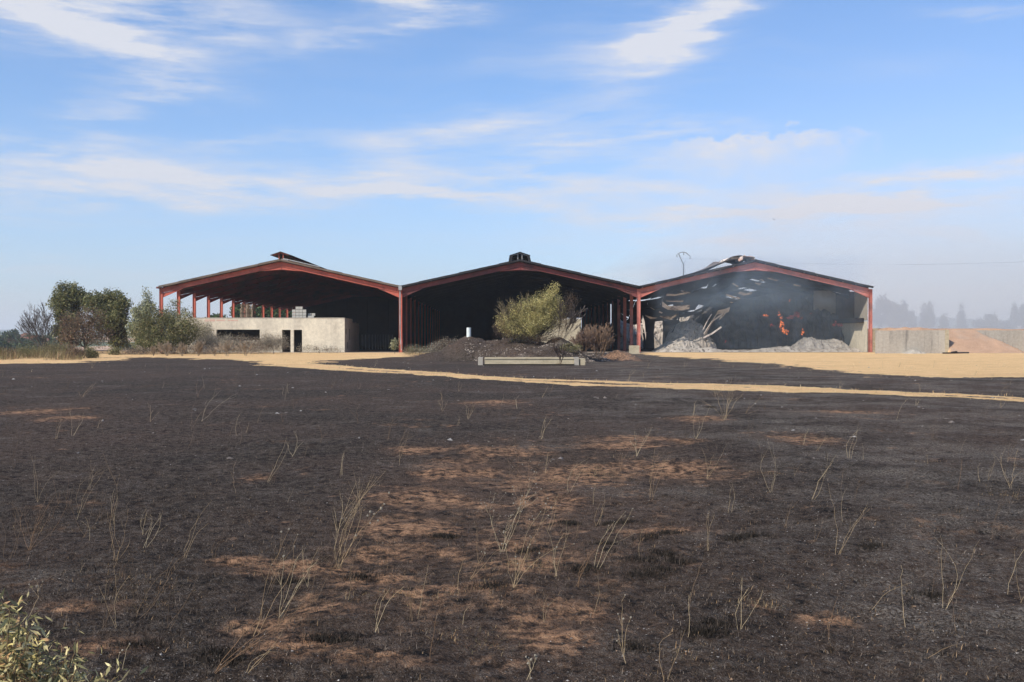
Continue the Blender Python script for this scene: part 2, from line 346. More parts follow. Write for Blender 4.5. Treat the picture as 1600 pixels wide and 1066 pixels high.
def ground_z(x, y):
    r = np.hypot(x, y)
    z = (fbm(x*.35, y*.35, 4)-.5)*.16*sstep(60, 20, r)+(fbm(x*2.3+9, y*2.3, 4, .6)-.5)*.075*sstep(45, 10, r)
    z = z+(fbm(x*.05+2, y*.05+7, 3)-.5)*.25*sstep(90, 60, r)*sstep(12, 30, r)*.5
    flat = sstep(80, 90, y)
    z = z*(1-flat)
    return z+far_z(x, y)+mound(x, y)*(1+.0*x)+ramp(x, y)
def bumps(x, y):
    m = mound(x, y); return (fbm(x*1.9, y*1.9, 4, .6)-.5)*.5*sstep(0, .5, m)

ys = np.concatenate([-np.geomspace(400, 3, 14), np.linspace(-2, 2.0, 6)])
yf = [2.4]
while yf[-1] < 128: yf.append(yf[-1]+max(.022, min(.0062*yf[-1], .24)))
yb = list(np.linspace(130, 330, 30))+list(np.geomspace(350, 9000, 46))
ys = np.concatenate([ys, yf, yb])
uc = np.linspace(-1, 1, 720); ue = 1+np.geomspace(.03, 1, 16)*9
u = np.concatenate([-ue[::-1], uc, ue])
halfw = np.clip(5+np.maximum(ys, 0)*.62, 5, 1e9)
Xg = u[None, :]*halfw[:, None]
ext = np.clip(np.abs(u)-1, 0, None)/9
Xg = Xg+np.sign(u)[None, :]*(ext**1.5)[None, :]*4000
Yg = np.repeat(ys[:, None], len(u), 1)
Zg = ground_z(Xg, Yg)+bumps(Xg, Yg)
nearw = sstep(26, 8, np.hypot(Xg, Yg))
Zg = Zg+nearw*((fbm(Xg*11, Yg*11, 3, .6)-.5)*.030+(RNG.random(Xg.shape)-.5)*.009)
# masks
sand = np.zeros_like(Xg); near = (Yg > 15) & (Yg < 130)
wobx = (fbm(Xg*.45, Yg*.45, 4, .6)-.5)*2.2; woby = (fbm(Xg*.4+40, Yg*.25, 4, .6)-.5)*7
ins = np.zeros(Xg.shape, bool)
for pl in SANDS: ins |= poly_in(Xg+wobx*2.2+(fbm(Xg*2.2, Yg*1.1, 4, .7)-.5)*2.4, Yg+woby*1.3*(Yg/80)**2+(fbm(Xg*1.1+8, Yg*.8, 4, .7)-.5)*5*(Yg/80)**2, pl)
sand = ins.astype(float)
tn = (fbm(Xg*1.4, Yg*.8, 4, .65)-.5)
dA = seg_mask(Xg, Yg, TRACK_A, 0); dB = seg_mask(Xg, Yg, TRACK_B, 0)
d = np.minimum(dA, dB)+tn*.9
sand = np.maximum(sand, sstep(.22, -.12, d))
# the strip between the wheel tracks is reddish stubble
org = np.zeros_like(Xg)
c_ = G(730, 860); c2_ = G(900, 740)
broad = .40*np.exp(-((Xg-c_.x-.0)/1.35)**2-((Yg-7.2)/3.2)**2)+.33*np.exp(-((Xg-c2_.x)/2.6)**2-((Yg-12.5)/4.5)**2)
for (cx, cy, rx, ry) in OW: org = np.maximum(org, np.exp(-((Xg-cx)/rx)**2*.6-((Yg-cy)/ry)**2*.45))
xb_ = P(1366, 550, 90).x
redm = ((ramp(Xg, Yg) > .05) & (Xg > xb_-1)).astype(float)
far = sstep(125, 160, Yg)*(1-sstep(-62, -40, Xg))+sstep(175, 200, Yg)*sstep(-62, -40, Xg)
org = np.maximum(org, broad)
osoil = np.exp(-((Xg-P(970, 550, 65).x)/1.3)**2-((Yg-64.6)/2.0)**2)
gm = MB(); nr, nc = Xg.shape
idx = (np.arange(nr-1)[:, None]*nc+np.arange(nc-1)[None, :])
quads = np.stack([idx, idx+1, idx+nc+1, idx+nc], -1).reshape(-1, 4)
gm.add(np.stack([Xg, Yg, Zg], -1).reshape(-1, 3), quads, col=np.stack([sand, np.maximum(org, osoil*1.2), redm], -1).reshape(-1, 3))

gmat, t, p, o = mat('burnt_ground', .95, .1)
a = t.n('ShaderNodeVertexColor', layer_name='Col'); sc_ = t.n('ShaderNodeSeparateColor'); t.link(a.outputs[0], sc_.inputs[0])
sR, sG, sB = sc_.outputs
co = t.n('ShaderNodeTexCoord').outputs['Object']; ps = t.n('ShaderNodeSeparateXYZ'); t.link(co, ps.inputs[0])
n_big = t.noise(co, .16, 5, .6); n_mid = t.noise(co, 1.1, 6, .62); n_f = t.noise(co, 9, 6, .7); n_ff = t.noise(co, 45, 4, .7); n_w = t.noise(t.vmul(co, (1, .7, 1)), 3.2, 7, .68)
char = t.mix(t.mr(n_mid, .3, .7), c4(.026, .019, .0135), c4(.064, .047, .034))
char = t.mix(t.mr(n_big, .40, .60, 0, .85), char, c4(.085, .055, .039))
char = t.mix(t.mr(n_f, .50, .70, 0, .9), char, c4(.115, .092, .075))
char = t.mix(t.mr(n_f, .47, .33), char, c4(.010, .0095, .0095))
n_g = t.noise(co, 120, 3, .7); n_h = t.noise(co, 22, 5, .75)
char = t.mix(t.mr(n_h, .46, .36, 0, .8), char, c4(.008, .0075, .007))
char = t.mix(t.mr(n_ff, .56, .66, 0, .7), char, c4(.17, .14, .12))
char = t.mix(t.m('MULTIPLY', t.mr(n_g, .57, .63), t.mr(n_f, .40, .6)), char, c4(.27, .24, .21))
# pale ash patches, mostly to the right
ashm = t.m('MULTIPLY', t.mr(t.m('ADD', t.noise(co, .55, 7, .7), t.mr(ps.outputs[0], -1, 5, -.07, .065)), .50, .66), t.mr(n_ff, .44, .60))
char = t.mix(t.m('MULTIPLY', ashm, .75), char, c4(.29, .255, .215))
# scorched orange soil
n_o = t.noise(co, 1.6, 8, .72)
om = t.m('MULTIPLY', t.mr(t.m('ADD', t.m('MULTIPLY', sG, 1.04), t.m('ADD', t.m('MULTIPLY', t.m('SUBTRACT', n_w, .5), 1.6), t.m('MULTIPLY', t.m('SUBTRACT', n_o, .5), 2.8))), .42, .95), t.mr(n_f, .42, .56, .05, 1))
om2 = t.m('MULTIPLY', t.m('MULTIPLY', t.mr(t.noise(co, .38, 6, .66), .57, .66), t.mr(n_w, .50, .62)), .55)
oc = t.mix(t.mr(n_f, .4, .7), c4(.22, .11, .06), c4(.60, .35, .20)); oc = t.mix(t.mr(n_ff, .5, .7, 0, .7), oc, c4(.46, .30, .17))
wash = t.m('MULTIPLY', t.mr(sG, .10, .60), .42)
char = t.mix(t.m('MULTIPLY', wash, t.mr(n_f, .35, .6)), char, c4(.20, .115, .072))
gc = t.mix(t.m('MAXIMUM', t.m('MULTIPLY', om, .88), om2), char, oc)
# straw coloured sand and mown stubble
sc2 = t.mix(t.mr(n_mid, .35, .65), c4(.66, .42, .195), c4(.80, .53, .265)); sc2 = t.mix(t.mr(n_f, .45, .75, 0, .6), sc2, c4(.86, .64, .36))
sc2 = t.mix(t.mr(t.noise(t.vmul(co, (.25, 1, 1)), .5, 5, .65), .55, .72, 0, .6), sc2, c4(.36, .20, .11))
sm = t.mr(t.m('ADD', sR, t.m('MULTIPLY', t.m('SUBTRACT', n_w, .5), 1.7)), .38, .62)
gc = t.mix(sm, gc, sc2)
rc = t.mix(t.mr(n_mid, .35, .65), c4(.50, .32, .21), c4(.42, .27, .18)); rc = t.mix(t.mr(n_f, .5, .7, 0, .7), rc, c4(.54, .40, .30)); rc = t.mix(t.mr(t.noise(co, .35, 5, .7), .5, .68, 0, .6), rc, c4(.42, .34, .27))
gc = t.mix(sB, gc, rc)
# distant farmland
field = t.noise(t.vmul(co, (.5, 1, 1)), .006, 2, .5); fcol = t.mix(t.mr(field, .50, .53), c4(.10, .12, .055), c4(.46, .30, .19))
fm = t.m('MAXIMUM', t.mr(ps.outputs[1], 165, 230), t.m('MULTIPLY', t.mr(ps.outputs[1], 112, 135), t.mr(ps.outputs[0], -45, -60)))
gc = t.mix(fm, gc, fcol)
t.link(gc, p.inputs['Base Color'])
bh = t.m('ADD', t.m('MULTIPLY', n_f, 1.0), t.m('ADD', t.m('MULTIPLY', n_ff, .35), t.m('MULTIPLY', n_w, 1.5)))
bh = t.m('ADD', bh, t.m('MULTIPLY', n_h, 1.2))
bump(t, p, bh, 1.0, .06)
g_ob = gm.build('ground', gmat, smooth=True); tag(g_ob, kind='structure')

def gz(x, y):
    xa = np.array([[float(x)]]); ya = np.array([[float(y)]]); return float((ground_z(xa, ya)+bumps(xa, ya))[0, 0])

# ------------------------------------------------------------------ hills
def ridge(name, D, x0, x1, hf, thick, colr, seed):
    n = 160; xs = np.linspace(x0, x1, n); h = np.array([hf(q) for q in xs])+(fbm(xs/(D*.05)+seed, xs*0+seed, 5, .6)-.5)*D*.006
    mb = MB(); rows = [(-thick, -60), (-thick*.6, .25), (-thick*.25, .75), (0, 1), (thick, .3)]
    V = []
    for (dy, fr) in rows: V.append(np.stack([xs, np.full(n, D+dy)+(fbm(xs/200+dy, xs*0, 2)-.5)*thick*.3, (h*fr if fr > -1 else h*0-40)], -1))
    V = np.concatenate(V); q = []
    for r in range(len(rows)-1):
        i = np.arange(n-1)+r*n; q.append(np.stack([i, i+1, i+n+1, i+n], -1))
    mb.add(V, np.concatenate(q)); m = two_tone(name+'_scrub', colr, tuple(c*.6 for c in colr), .004, fine=.06, third=(.26, .18, .11), tscale=.0022, tlo=.6, thi=.63, bstr=0)
    return tag(mb.build(name, m, smooth=True), kind='structure')
ridge('hills', 3600, -3200, 700, lambda x: 20+8*math.sin(x/500), 400, (.055, .08, .045), 3)
ridge('hills', 2300, 500, 2600, lambda x: 46+6*math.sin(x/260), 300, (.05, .075, .045), 8)

# ------------------------------------------------------------------ haze and smoke
def volume_box(name, x0, x1, y0, y1, z0, z1, dens, col, label, cat=None, noisy=None, absorb=None):
    mb = MB().box(x0, x1, y0, y1, z0, z1); m = bpy.data.materials.new(name+'_volume'); m.use_nodes = True; t = NT(m.node_tree); t.t.nodes.clear()
    pv = t.n('ShaderNodeVolumePrincipled'); oo = t.n('ShaderNodeOutputMaterial'); t.link(pv.outputs[0], oo.inputs['Volume'])
    pv.inputs['Color'].default_value = c4(*col); pv.inputs['Density'].default_value = dens; pv.inputs['Anisotropy'].default_value = .2
    if noisy: noisy(t, pv)
    o = mb.build(name, m); tag(o, label, cat, kind='stuff'); return o
volume_box('haze', -5200, 5200, -450, 9500, -60, 90, .00028, (.90, .95, 1.0), None)

# ------------------------------------------------------------------ the three sheds
D0 = 96.0; BAY = 5.22; NB = 12
XL = [P(252, 500, D0).x, P(626, 500, D0).x, P(998, 500, D0).x, P(1360, 500, D0).x]
EH = 6.15; RH = 8.72
def rafter(mb, xa, za, xb, zb, y, depth=.44, fl=.17, tw=.02, th=.03):
    """I-section rafter whose top edge runs from a to b"""
    def seg(off0, off1, w):
        pts = [(xa, za-off0), (xb, zb-off0), (xb, zb-off1), (xa, za-off1)]
        if xb < xa: pts = pts[::-1]
        mb.prism(pts[::-1], y-w/2, y+w/2)
    seg(0, th, fl); seg(th, depth-th, tw); seg(depth-th, depth, fl)
def haunch(mb, xa, za, dx, top, h, y, fl=.17):
    """wedge below a rafter: starts at (xa), dx long, h deep at xa, slope follows roof"""
    sl = (RH-EH)/((XL[1]-XL[0])/2); zb = za+sl*abs(dx)
    pts = [(xa, za), (xa+dx, zb), (xa, za-h)]
    if dx > 0: pts = [pts[0], pts[2], pts[1]]
    mb.prism(pts, y-.012, y+.012)
    a, b = Vector((xa, y, za-h)), Vector((xa+dx, y, zb)); mb.obox(a, b, fl, .025)
def column(mb, x, y, h, w=.32, fl=.19):
    mb.box(x-w/2, x-w/2+.022, y-fl/2, y+fl/2, 0, h); mb.box(x+w/2-.022, x+w/2, y-fl/2, y+fl/2, 0, h); mb.box(x-w/2+.022, x+w/2-.022, y-.011, y+.011, 0, h)
    for z in (h-.42, h-.02): mb.box(x-w/2+.022, x+w/2-.022, y-fl/2+.01, y+fl/2-.01, z-.012, z+.012)
    mb.box(x-w/2-.06, x+w/2+.06, y-fl/2-.06, y+fl/2+.06, 0, .03)

def roof_sheet_mesh(L, Wd, nm, m, waves=24, amp=.03):
    mb = MB(); n = waves*2+1; yy = np.linspace(0, Wd, n); zz = amp*np.cos(np.arange(n)*math.pi)
    for s in (0, 1):
        off = s*.012
        v = np.concatenate([np.stack([np.zeros(n), yy, zz-off], -1), np.stack([np.full(n, L), yy, zz-off], -1)])
        i = np.arange(n-1); q = np.stack([i, i+1, i+n+1, i+n], -1)
        if not s: q = q[:, ::-1]
        mb.add(v, q)
    n2 = n
    i = np.arange(n-1); mb.q.append(np.stack([i, i+2*n2, i+1+2*n2, i+1], -1)); mb.q.append(np.stack([i+n2, i+1+n2, i+1+3*n2, i+3*n2], -1))
    return mb.mesh(nm, m)

def make_shed(k_, label, rmat, smat, clad_left, clad_right, col_left, skip=lambda bay, side, row: False, colmat=None):
    xa, xb = XL[k_], XL[k_+1]; xm = (xa+xb)/2; root = empty('open_shed', ((xa+xb)/2, D0, 0), label, 'shed', 'three adjoining steel sheds')
    colmat = colmat or rmat
    def B(mb, name, m): ob = mb.build(name, m, root); ob.matrix_parent_inverse = Matrix.Translation((-xm, -D0, 0)); return ob
    sl = (RH-EH)/(xm-xa)
    for i in range(NB+1):
        y = D0+i*BAY
        if not skip(i, 'frame', 0):
            mb = MB(); rafter(mb, xa+.17, EH+sl*.17, xm, RH, y); rafter(mb, xb-.17, EH+sl*.17, xm, RH, y)
            haunch(mb, xa+.17, EH-.43, 1.9, 0, .42, y); haunch(mb, xb-.17, EH-.43, -1.9, 0, .42, y)
            # apex wedge
            mb.prism([(xm-1.9, RH-.46-sl*1.9), (xm, RH-.46-.28), (xm+1.9, RH-.46-sl*1.9), (xm, RH-.46)], y-.012, y+.012)
            mb.obox((xm-1.9, y, RH-.46-sl*1.9), (xm, y, RH-.75), .17, .025); mb.obox((xm, y, RH-.75), (xm+1.9, y, RH-.46-sl*1.9), .17, .025)
            mb.box(xm-.02, xm+.02, y-.085, y+.085, RH-.76, RH-.02)
            for sg in (-1, 1): mb.box(xm+sg*5.4-.015, xm+sg*5.4+.015, y-.09, y+.09, RH-sl*5.4-.5, RH-sl*5.4-.01)
            B(mb, 'rafter_frame', rmat if i < 1 else (M['red_dim'] if k_ == 0 else M['soot']))  # frames behind the front one get darker colours for indoor shade
        if col_left: mb = MB(); column(mb, xa, y, EH-.02); B(mb, 'column', colmat)
        if k_ == 2 or True:
            if k_ == 2 and i not in (): mb = MB(); column(mb, xb, y, EH-.02); B(mb, 'column', M['red_faded'])
    # purlins
    nrow = 6; Lr = math.hypot(xm-xa, RH-EH); ang = math.atan2(RH-EH, xm-xa)
    for side in (-1, 1):
        for j in range(9):
            f = (j+.25)/9; x = (xm+side*(xm-xa)*(1-f)); z = EH+(RH-EH)*f+.075
            if k_ == 2 and side == -1 and j in (2, 3, 4, 5): y1 = D0+BAY*2+.5
            elif k_ == 2: y1 = D0+BAY*9
            else: y1 = D0+BAY*NB+.3
            mb = MB(); mb.box(x-.03, x+.03, D0-.35, y1, z-.065, z+.065); B(mb, 'purlin', M['red_dim'] if k_ == 0 else M['soot'])  # purlins coloured dark for the shade under the roof
    for side in (-1, 1):
        mb = MB(); mb.obox((xm+side*(xm-xa+.12), D0-.44, EH+.13), (xm+side*.02, D0-.44, RH+.13+.02), .03, .17); B(mb, 'verge_trim', smat)
    me = roof_sheet_mesh(Lr/nrow+.22, BAY+.12, 'roof_sheet', smat)
    for side in (-1, 1):
        for b in range(-0, NB):
            for r in range(nrow):
                if skip(b, 'L' if side < 0 else 'R', r): continue
                f = r/nrow; x = xm+side*(xm-xa)*(1-f)+side*.12; z = EH+(RH-EH)*f+.21+.012*(r % 2)
                o_ = bpy.data.objects.new('roof_sheet', me); COL.objects.link(o_); o_.parent = root
                y = D0-.42+b*BAY
                if side < 0: o_.location = (x-xm, y-D0, z); o_.rotation_euler = (0, -ang+.012, 0)
                else: o_.location = (x-xm, y-D0+BAY+.12, z); o_.rotation_euler = (0, -ang+.012, math.pi)
    return root, B, xa, xb, xm, sl

def monitor(B, xm, m_roof, m_red, y0=D0-.3, y1=D0+NB*BAY):
    """raised ridge vent: little frames, hood and side laps"""
    for i in range(NB+1):
        y = D0+i*BAY; mb = MB()
        for s in (-1, 1): mb.box(xm+s*.2-.035, xm+s*.2+.035, y-.04, y+.04, RH+.05, RH+.78)
        mb.obox((xm-.75, y, RH+.62), (xm, y, RH+.84), .06, .07); mb.obox((xm, y, RH+.84), (xm+.75, y, RH+.62), .06, .07)
        B(mb, 'vent_frame', m_red)
    mb = MB()
    mb.prism([(xm-1.0, RH+.60), (xm-1.0, RH+.63), (xm, RH+.97), (xm+1.0, RH+.63), (xm+1.0, RH+.60), (xm, RH+.94)][::-1], y0, y1); B(mb, 'vent_hood', m_roof)

# left shed
skip1 = lambda b, s, r: False
r1, B1, xa, xb, xm, sl = make_shed(0, 'left shed with bright red frames, open left side and a low pale hut under it', M['red'], M['sheet'], False, True, True, skip1)
mb = MB(); H = RH+.97
monitor(B1, xm, M['sheet'], M['red'])
mb = MB(); mb.box(xm+.1, xm+.75, D0-.45, D0-.35, RH+.10, RH+.24); B1(mb, 'ridge_flashing', M['galv'])
mb = MB(); mb.obox((xm+.3, D0-.46, RH+.28), (xm+3.8, D0-.46, RH+.28-3.8*sl+.05), .03, .07); B1(mb, 'roof_flashing', M['galv'])
def rear_wall(B, x0, x1, xm, m, gap=None):
    n = 14; w = (x1-x0)/n; y = D0+NB*BAY+.25
    for i in range(n):
        y = D0+NB*BAY+.25+.08*(i % 2); a_, b_ = x0+i*w-.02, x0+(i+1)*w+.02; top = lambda q: EH+sl*((xm-x0)-abs(q-xm))-.05
        if gap and gap[0] <= i <= gap[1]:
            mb = MB(); mb.prism([(a_, 0), (b_, 0), (b_, 2.7), (a_, 2.7)], y, y+.06); B(mb, 'cladding_panel', m)
            mb = MB(); mb.prism([(a_, 4.5), (b_, 4.5), (b_, top(b_)), (a_, top(a_))], y, y+.06); B(mb, 'cladding_panel', m)
            mb = MB(); mb.box(a_-.05, a_+.55, y-.03, y+.09, 2.7, 4.5); B(mb, 'cladding_panel', m)
        else:
            mb = MB()
            pts = [(a_, 0), (b_, 0), (b_, top(b_)), (a_, top(a_))] if not (a_ < xm < b_) else [(a_, 0), (b_, 0), (b_, top(b_)), (xm, top(xm)), (a_, top(a_))]
            mb.prism(pts, y, y+.06); B(mb, 'cladding_panel', m)
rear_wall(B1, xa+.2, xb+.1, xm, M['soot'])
# partition between left and centre shed: vertical sheets, one per half bay
for i in range(NB):
    for h in range(3):
        y0 = D0+i*BAY+.12+h*(BAY-.24)/3; mb = MB(); y1 = y0+(BAY-.24)/3+(.13 if h == 2 else .01)
        n = 12; yy = np.linspace(y0, y1, n); off = .03*((np.arange(n)//2) % 2)
        for s, dx in ((0, 0.0), (1, -.05)):
            v = np.concatenate([np.stack([XL[1]-.02+off*(1-s)+dx, yy, np.zeros(n)+.02], -1), np.stack([XL[1]-.02+off*(1-s)+dx, yy, np.full(n, EH-.1)], -1)])
            q = np.stack([np.arange(n-1), np.arange(1, n), np.arange(1, n)+n, np.arange(n-1)+n], -1); mb.add(v, q if s == 0 else q[:, ::-1])
        B1(mb, 'partition_sheet', M['clad_red'] if i < 2 else M['sheet_dark'])  # darker sheets past the near bays paint the light fading inward
# valley gutters, hopper and downpipe at first junction
mb = MB(); mb.box(XL[1]-.16, XL[1]+.16, D0-.5, D0-.12, EH-.16, EH+.22); B1(mb, 'rainwater_hopper', M['galv'])
pipe = [(XL[1]-.02, D0-.3, EH-.16), (XL[1]-.03, D0-.31, 4.2), (XL[1]-.02, D0-.3, 2.2), (XL[1]+.05, D0-.3, .9), (XL[1]+.12, D0-.3, .25)]
mb = MB(); mb.tube(pipe, .055, 8); B1(mb, 'downpipe', M['galv'])
mb = MB(); mb.box(xa-.32, xa-.12, D0-.5, D0+NB*BAY, EH-.02, EH+.14); B1(mb, 'gutter', M['red_sooty'])

# centre shed
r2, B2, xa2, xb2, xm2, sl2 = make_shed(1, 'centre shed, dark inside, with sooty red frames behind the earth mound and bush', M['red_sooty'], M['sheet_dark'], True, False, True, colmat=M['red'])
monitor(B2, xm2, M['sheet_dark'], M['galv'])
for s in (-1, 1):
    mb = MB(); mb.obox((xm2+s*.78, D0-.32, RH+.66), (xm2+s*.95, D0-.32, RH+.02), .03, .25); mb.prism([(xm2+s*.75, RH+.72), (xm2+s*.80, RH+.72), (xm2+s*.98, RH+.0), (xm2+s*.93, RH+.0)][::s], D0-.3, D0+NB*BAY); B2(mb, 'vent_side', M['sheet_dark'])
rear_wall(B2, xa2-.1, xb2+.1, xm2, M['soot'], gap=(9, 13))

for i in range(3, NB):
    for h in range(3):
        if (i, h) in ((4, 1),): continue
        y0 = D0+i*BAY+.12+h*(BAY-.24)/3; mb = MB(); mb.box(XL[2]-.02+.03*(h % 2), XL[2]+.04+.03*(h % 2), y0, y0+(BAY-.24)/3+.02, .02, EH-.1); B2(mb, 'partition_sheet', M['sheet_dark'])
# right shed: burning, roof partly down
rs = random.Random(5)
def skip3(b, s, r):
    if s == 'frame': return b in (5, 6, 7, 8, 10)
    if s == 'L': return (b in (2, 3, 4, 5, 6, 7) and r < 4) or (b, r) in ((3, 4), (5, 4), (6, 5))
    return (b, r) in ((3, 3), (4, 5), (5, 2), (6, 4), (7, 3), (8, 1), (9, 4), (7, 4))
r3, B3, xa3, xb3, xm3, sl3 = make_shed(2, 'right shed still smouldering, its roof sagging over burning straw', M['red_faded'], M['sheet_dark'], False, True, True, skip3)
for j in range(9):
    for s in (-1, 1):
        f = (j+.25)/9; x = xm3+s*(xm3-xa3)*(1-f); mb = MB(); mb.box(x-.035, x+.035, D0-.39, D0-.34, EH+(RH-EH)*f+.0, EH+(RH-EH)*f+.22); B3(mb, 'purlin_cleat', M['galv'])
# warped sheets rising over the ridge
def warped(B, name, pts, w, m, crease=.12, seed=0):
    """strip of buckled sheet: spine points, width vector along y"""
    r_ = np.random.default_rng(seed); pts = np.array([tuple(q) for q in pts], float); n = len(pts); kx = 9
    V = []
    for j in range(kx):
        f = j/(kx-1)-.5; o_ = r_.normal(0, crease, (n, 3))*.5; V.append(pts+np.array([0, w*f, 0])+o_+np.array([0, 0, .05*math.cos(j*math.pi)]))
    V = np.array(V); q = [(j*n+i, j*n+i+1, (j+1)*n+i+1, (j+1)*n+i) for j in range(kx-1) for i in range(n-1)]
    V = V.reshape(-1, 3); mb = MB(); mb.add(V, q); mb.add(V+np.array([0, 0, -.03]), np.array(q)[:, ::-1]); return B(mb, name, m)
def pp(l, D): return [P(a_, b_, D) for a_, b_ in l]
warped(B3, 'buckled_roof_sheet', pp([(1050, 437), (1085, 428), (1115, 416), (1130, 407), (1142, 404), (1152, 406), (1163, 409)], D0+4.5), 8, M['sheet'], .18, 1)
warped(B3, 'buckled_roof_sheet', pp([(1128, 409), (1140, 405), (1150, 405), (1160, 408)], D0+1.2), 2.2, M['ash_sheet'], .12, 2)
warped(B3, 'buckled_roof_sheet', pp([(1153, 408), (1158, 402), (1166, 401), (1171, 403), (1176, 406)], D0+.6), 1.6, M['pink_sheet'], .2, 3)
# sagging roof over the left half (dark sheet with slits of light)
SQ = ([0, .05, .11, .2, .3, .4, .5, .62], [4.4, 3.5, 3.0, 3.2, 3.6, 4.0, 5.2, 7.6])
def zsag(q, yy):
    e = EH+sl3*min(q, 1-q)*(xb3-xa3)+.1; f = float(sstep(D0+7, D0+22.5, yy)); return e*(1-f)+float(np.interp(q, *SQ))*f
def vh(q, yy): return float(vn(np.array([q*23.0+5]), np.array([yy*.9]))[0])-.5
for a_i in range(9):
    for b_i in range(5):
        if (a_i, b_i) in ((6, 3),): continue
        q0, q1 = .62*a_i/9, .62*(a_i+1)/9-.0006; y0, y1 = D0+7+b_i*3.1, D0+7+(b_i+1)*3.1-(.01 if rs.random() < .45 else rs.uniform(.2, .6)); V = []; n7 = 7; tilt = rs.uniform(-.12, .12) if rs.random() < .5 else 0
        for u_ in range(n7):
            for v_ in range(n7):
                q = q0+(q1-q0)*u_/(n7-1); yy = y0+(y1-y0)*v_/(n7-1); V.append((xa3+(xb3-xa3)*q, yy, zsag(q, yy)+vh(q, yy)*.5+tilt*(u_/(n7-1)-.5)+.03*(v_ % 2)))
        q4 = [(u_*n7+v_, (u_+1)*n7+v_, (u_+1)*n7+v_+1, u_*n7+v_+1) for u_ in range(n7-1) for v_ in range(n7-1)]
        mb = MB(); mb.add(V, q4); mb.add(np.array(V)-np.array([0, 0, .025]), np.array(q4)[:, ::-1]); B3(mb, 'sagging_roof_sheet', M['sheet_dark'])
# pale strips standing in for daylight slits, hanging sheets, fallen members
def strip(l, D, w, m, name='torn_roof_sheet', dy=.5, seed=0):
    pts = pp(l, D); mb = MB(); n = len(pts); V = []; r_ = random.Random(seed)
    for q in pts: V += [(q.x, q.y-dy/2, q.z+w/2+r_.uniform(-.04, .04)), (q.x+r_.uniform(-.1, .1), q.y+dy/2, q.z-w/2+r_.uniform(-.06, .06))]
    q4 = [(2*i, 2*i+1, 2*i+3, 2*i+2) for i in range(n-1)]; mb.add(V, q4); mb.add(np.array(V)+np.array([0, .03, 0]), np.array(q4)[:, ::-1]); B3(mb, name, m)
STR = [([(1041, 461), (1055, 461), (1068, 459), (1078, 457)], 97.1, .16), ([(1040, 470.5), (1052, 471), (1067, 470.5)], 97.1, .10), ([(1034, 475), (1043, 481), (1055, 482), (1066, 481), (1078, 480)], 97.1, .42),
       ([(1064, 454), (1075, 457.5), (1078, 458)], 97.1, .08), ([(1155, 457), (1165, 460), (1172, 459), (1175, 458)], 97.1, .18), ([(1134, 461), (1145, 465), (1150, 466)], 97.1, .16), ([(1150, 465), (1157, 467)], 97.1, .12),
       ([(1145, 443), (1153, 447.5)], 97.1, .07), ([(1179, 441.5), (1189, 444)], 97.1, .10), ([(1200, 434), (1216, 439)], 97.1, .06), ([(1240, 445), (1251, 447.5)], 97.1, .08), ([(1188, 437), (1193, 438.5)], 97.1, .06), ([(1141, 472), (1145, 473)], 97.1, .06),
       ([(1008, 493), (1018, 497), (1027, 497)], 97.1, .10), ([(1031, 494), (1039, 496)], 97.1, .12), ([(1040, 496), (1048, 496.5), (1057, 493)], 97.1, .20), ([(1030, 487), (1035, 489.5)], 97.1, .1), ([(1016, 481), (1022, 484)], 97.1, .07)]
for i, (l, D, w) in enumerate(STR): strip(l, D, w, M['ash_sheet'], seed=i)  # pale strips added in the sun to read as daylight slits
strip([(1004, 496), (1007, 508), (1008, 520), (1009, 527)], 98, .5, M['ash_sheet'], 'hanging_sheet', .4, 31)
strip([(1001, 510), (1003, 520), (1005, 532)], 98.4, .3, M['ash_sheet'], 'hanging_sheet', .4, 32)
strip([(1100, 524), (1108, 512), (1115, 500), (1121, 489), (1130, 487), (1140, 484)], 98.6, .45, M['ash_sheet'], 'hanging_sheet', .5, 33)
strip([(1124, 499), (1130, 492), (1137, 485)], 98.3, .25, M['ash_sheet'], 'hanging_sheet', .4, 34)
def bar(l, D, r=.07, m='sheet_dark', name='fallen_beam', D2=None):
    pts = [P(a_, b_, D+(0 if D2 is None else (D2-D)*i/(len(l)-1))) for i, (a_, b_) in enumerate(l)]; mb = MB()
    for p0, p1 in zip(pts[:-1], pts[1:]): mb.obox(p0, p1, r*1.2, r*2)
    B3(mb, name, M[m])
bar([(1064, 474), (1062, 494), (1057, 508), (1050, 520)], 104, .07); bar([(1060, 500), (1068, 520), (1085, 535)], 104, .07); bar([(1100, 522), (1113, 502), (1139, 484)], 98.8, .07, 'ash_sheet')
bar([(1099, 528), (1113, 521), (1127, 511)], 98.6, .08, 'ash_sheet'); bar([(1098, 516), (1106, 500), (1112, 491)], 98.9, .05, 'ash_sheet'); bar([(1062, 493), (1075, 491), (1095, 489)], 108, .14, 'sheet_mid')
bar([(1015, 500), (1013, 520), (1014, 547)], 108, .55, 'soot', 'burnt_wall_post'); bar([(1048, 500), (1049, 520), (1047, 547)], 112, .85, 'soot', 'burnt_wall_post')
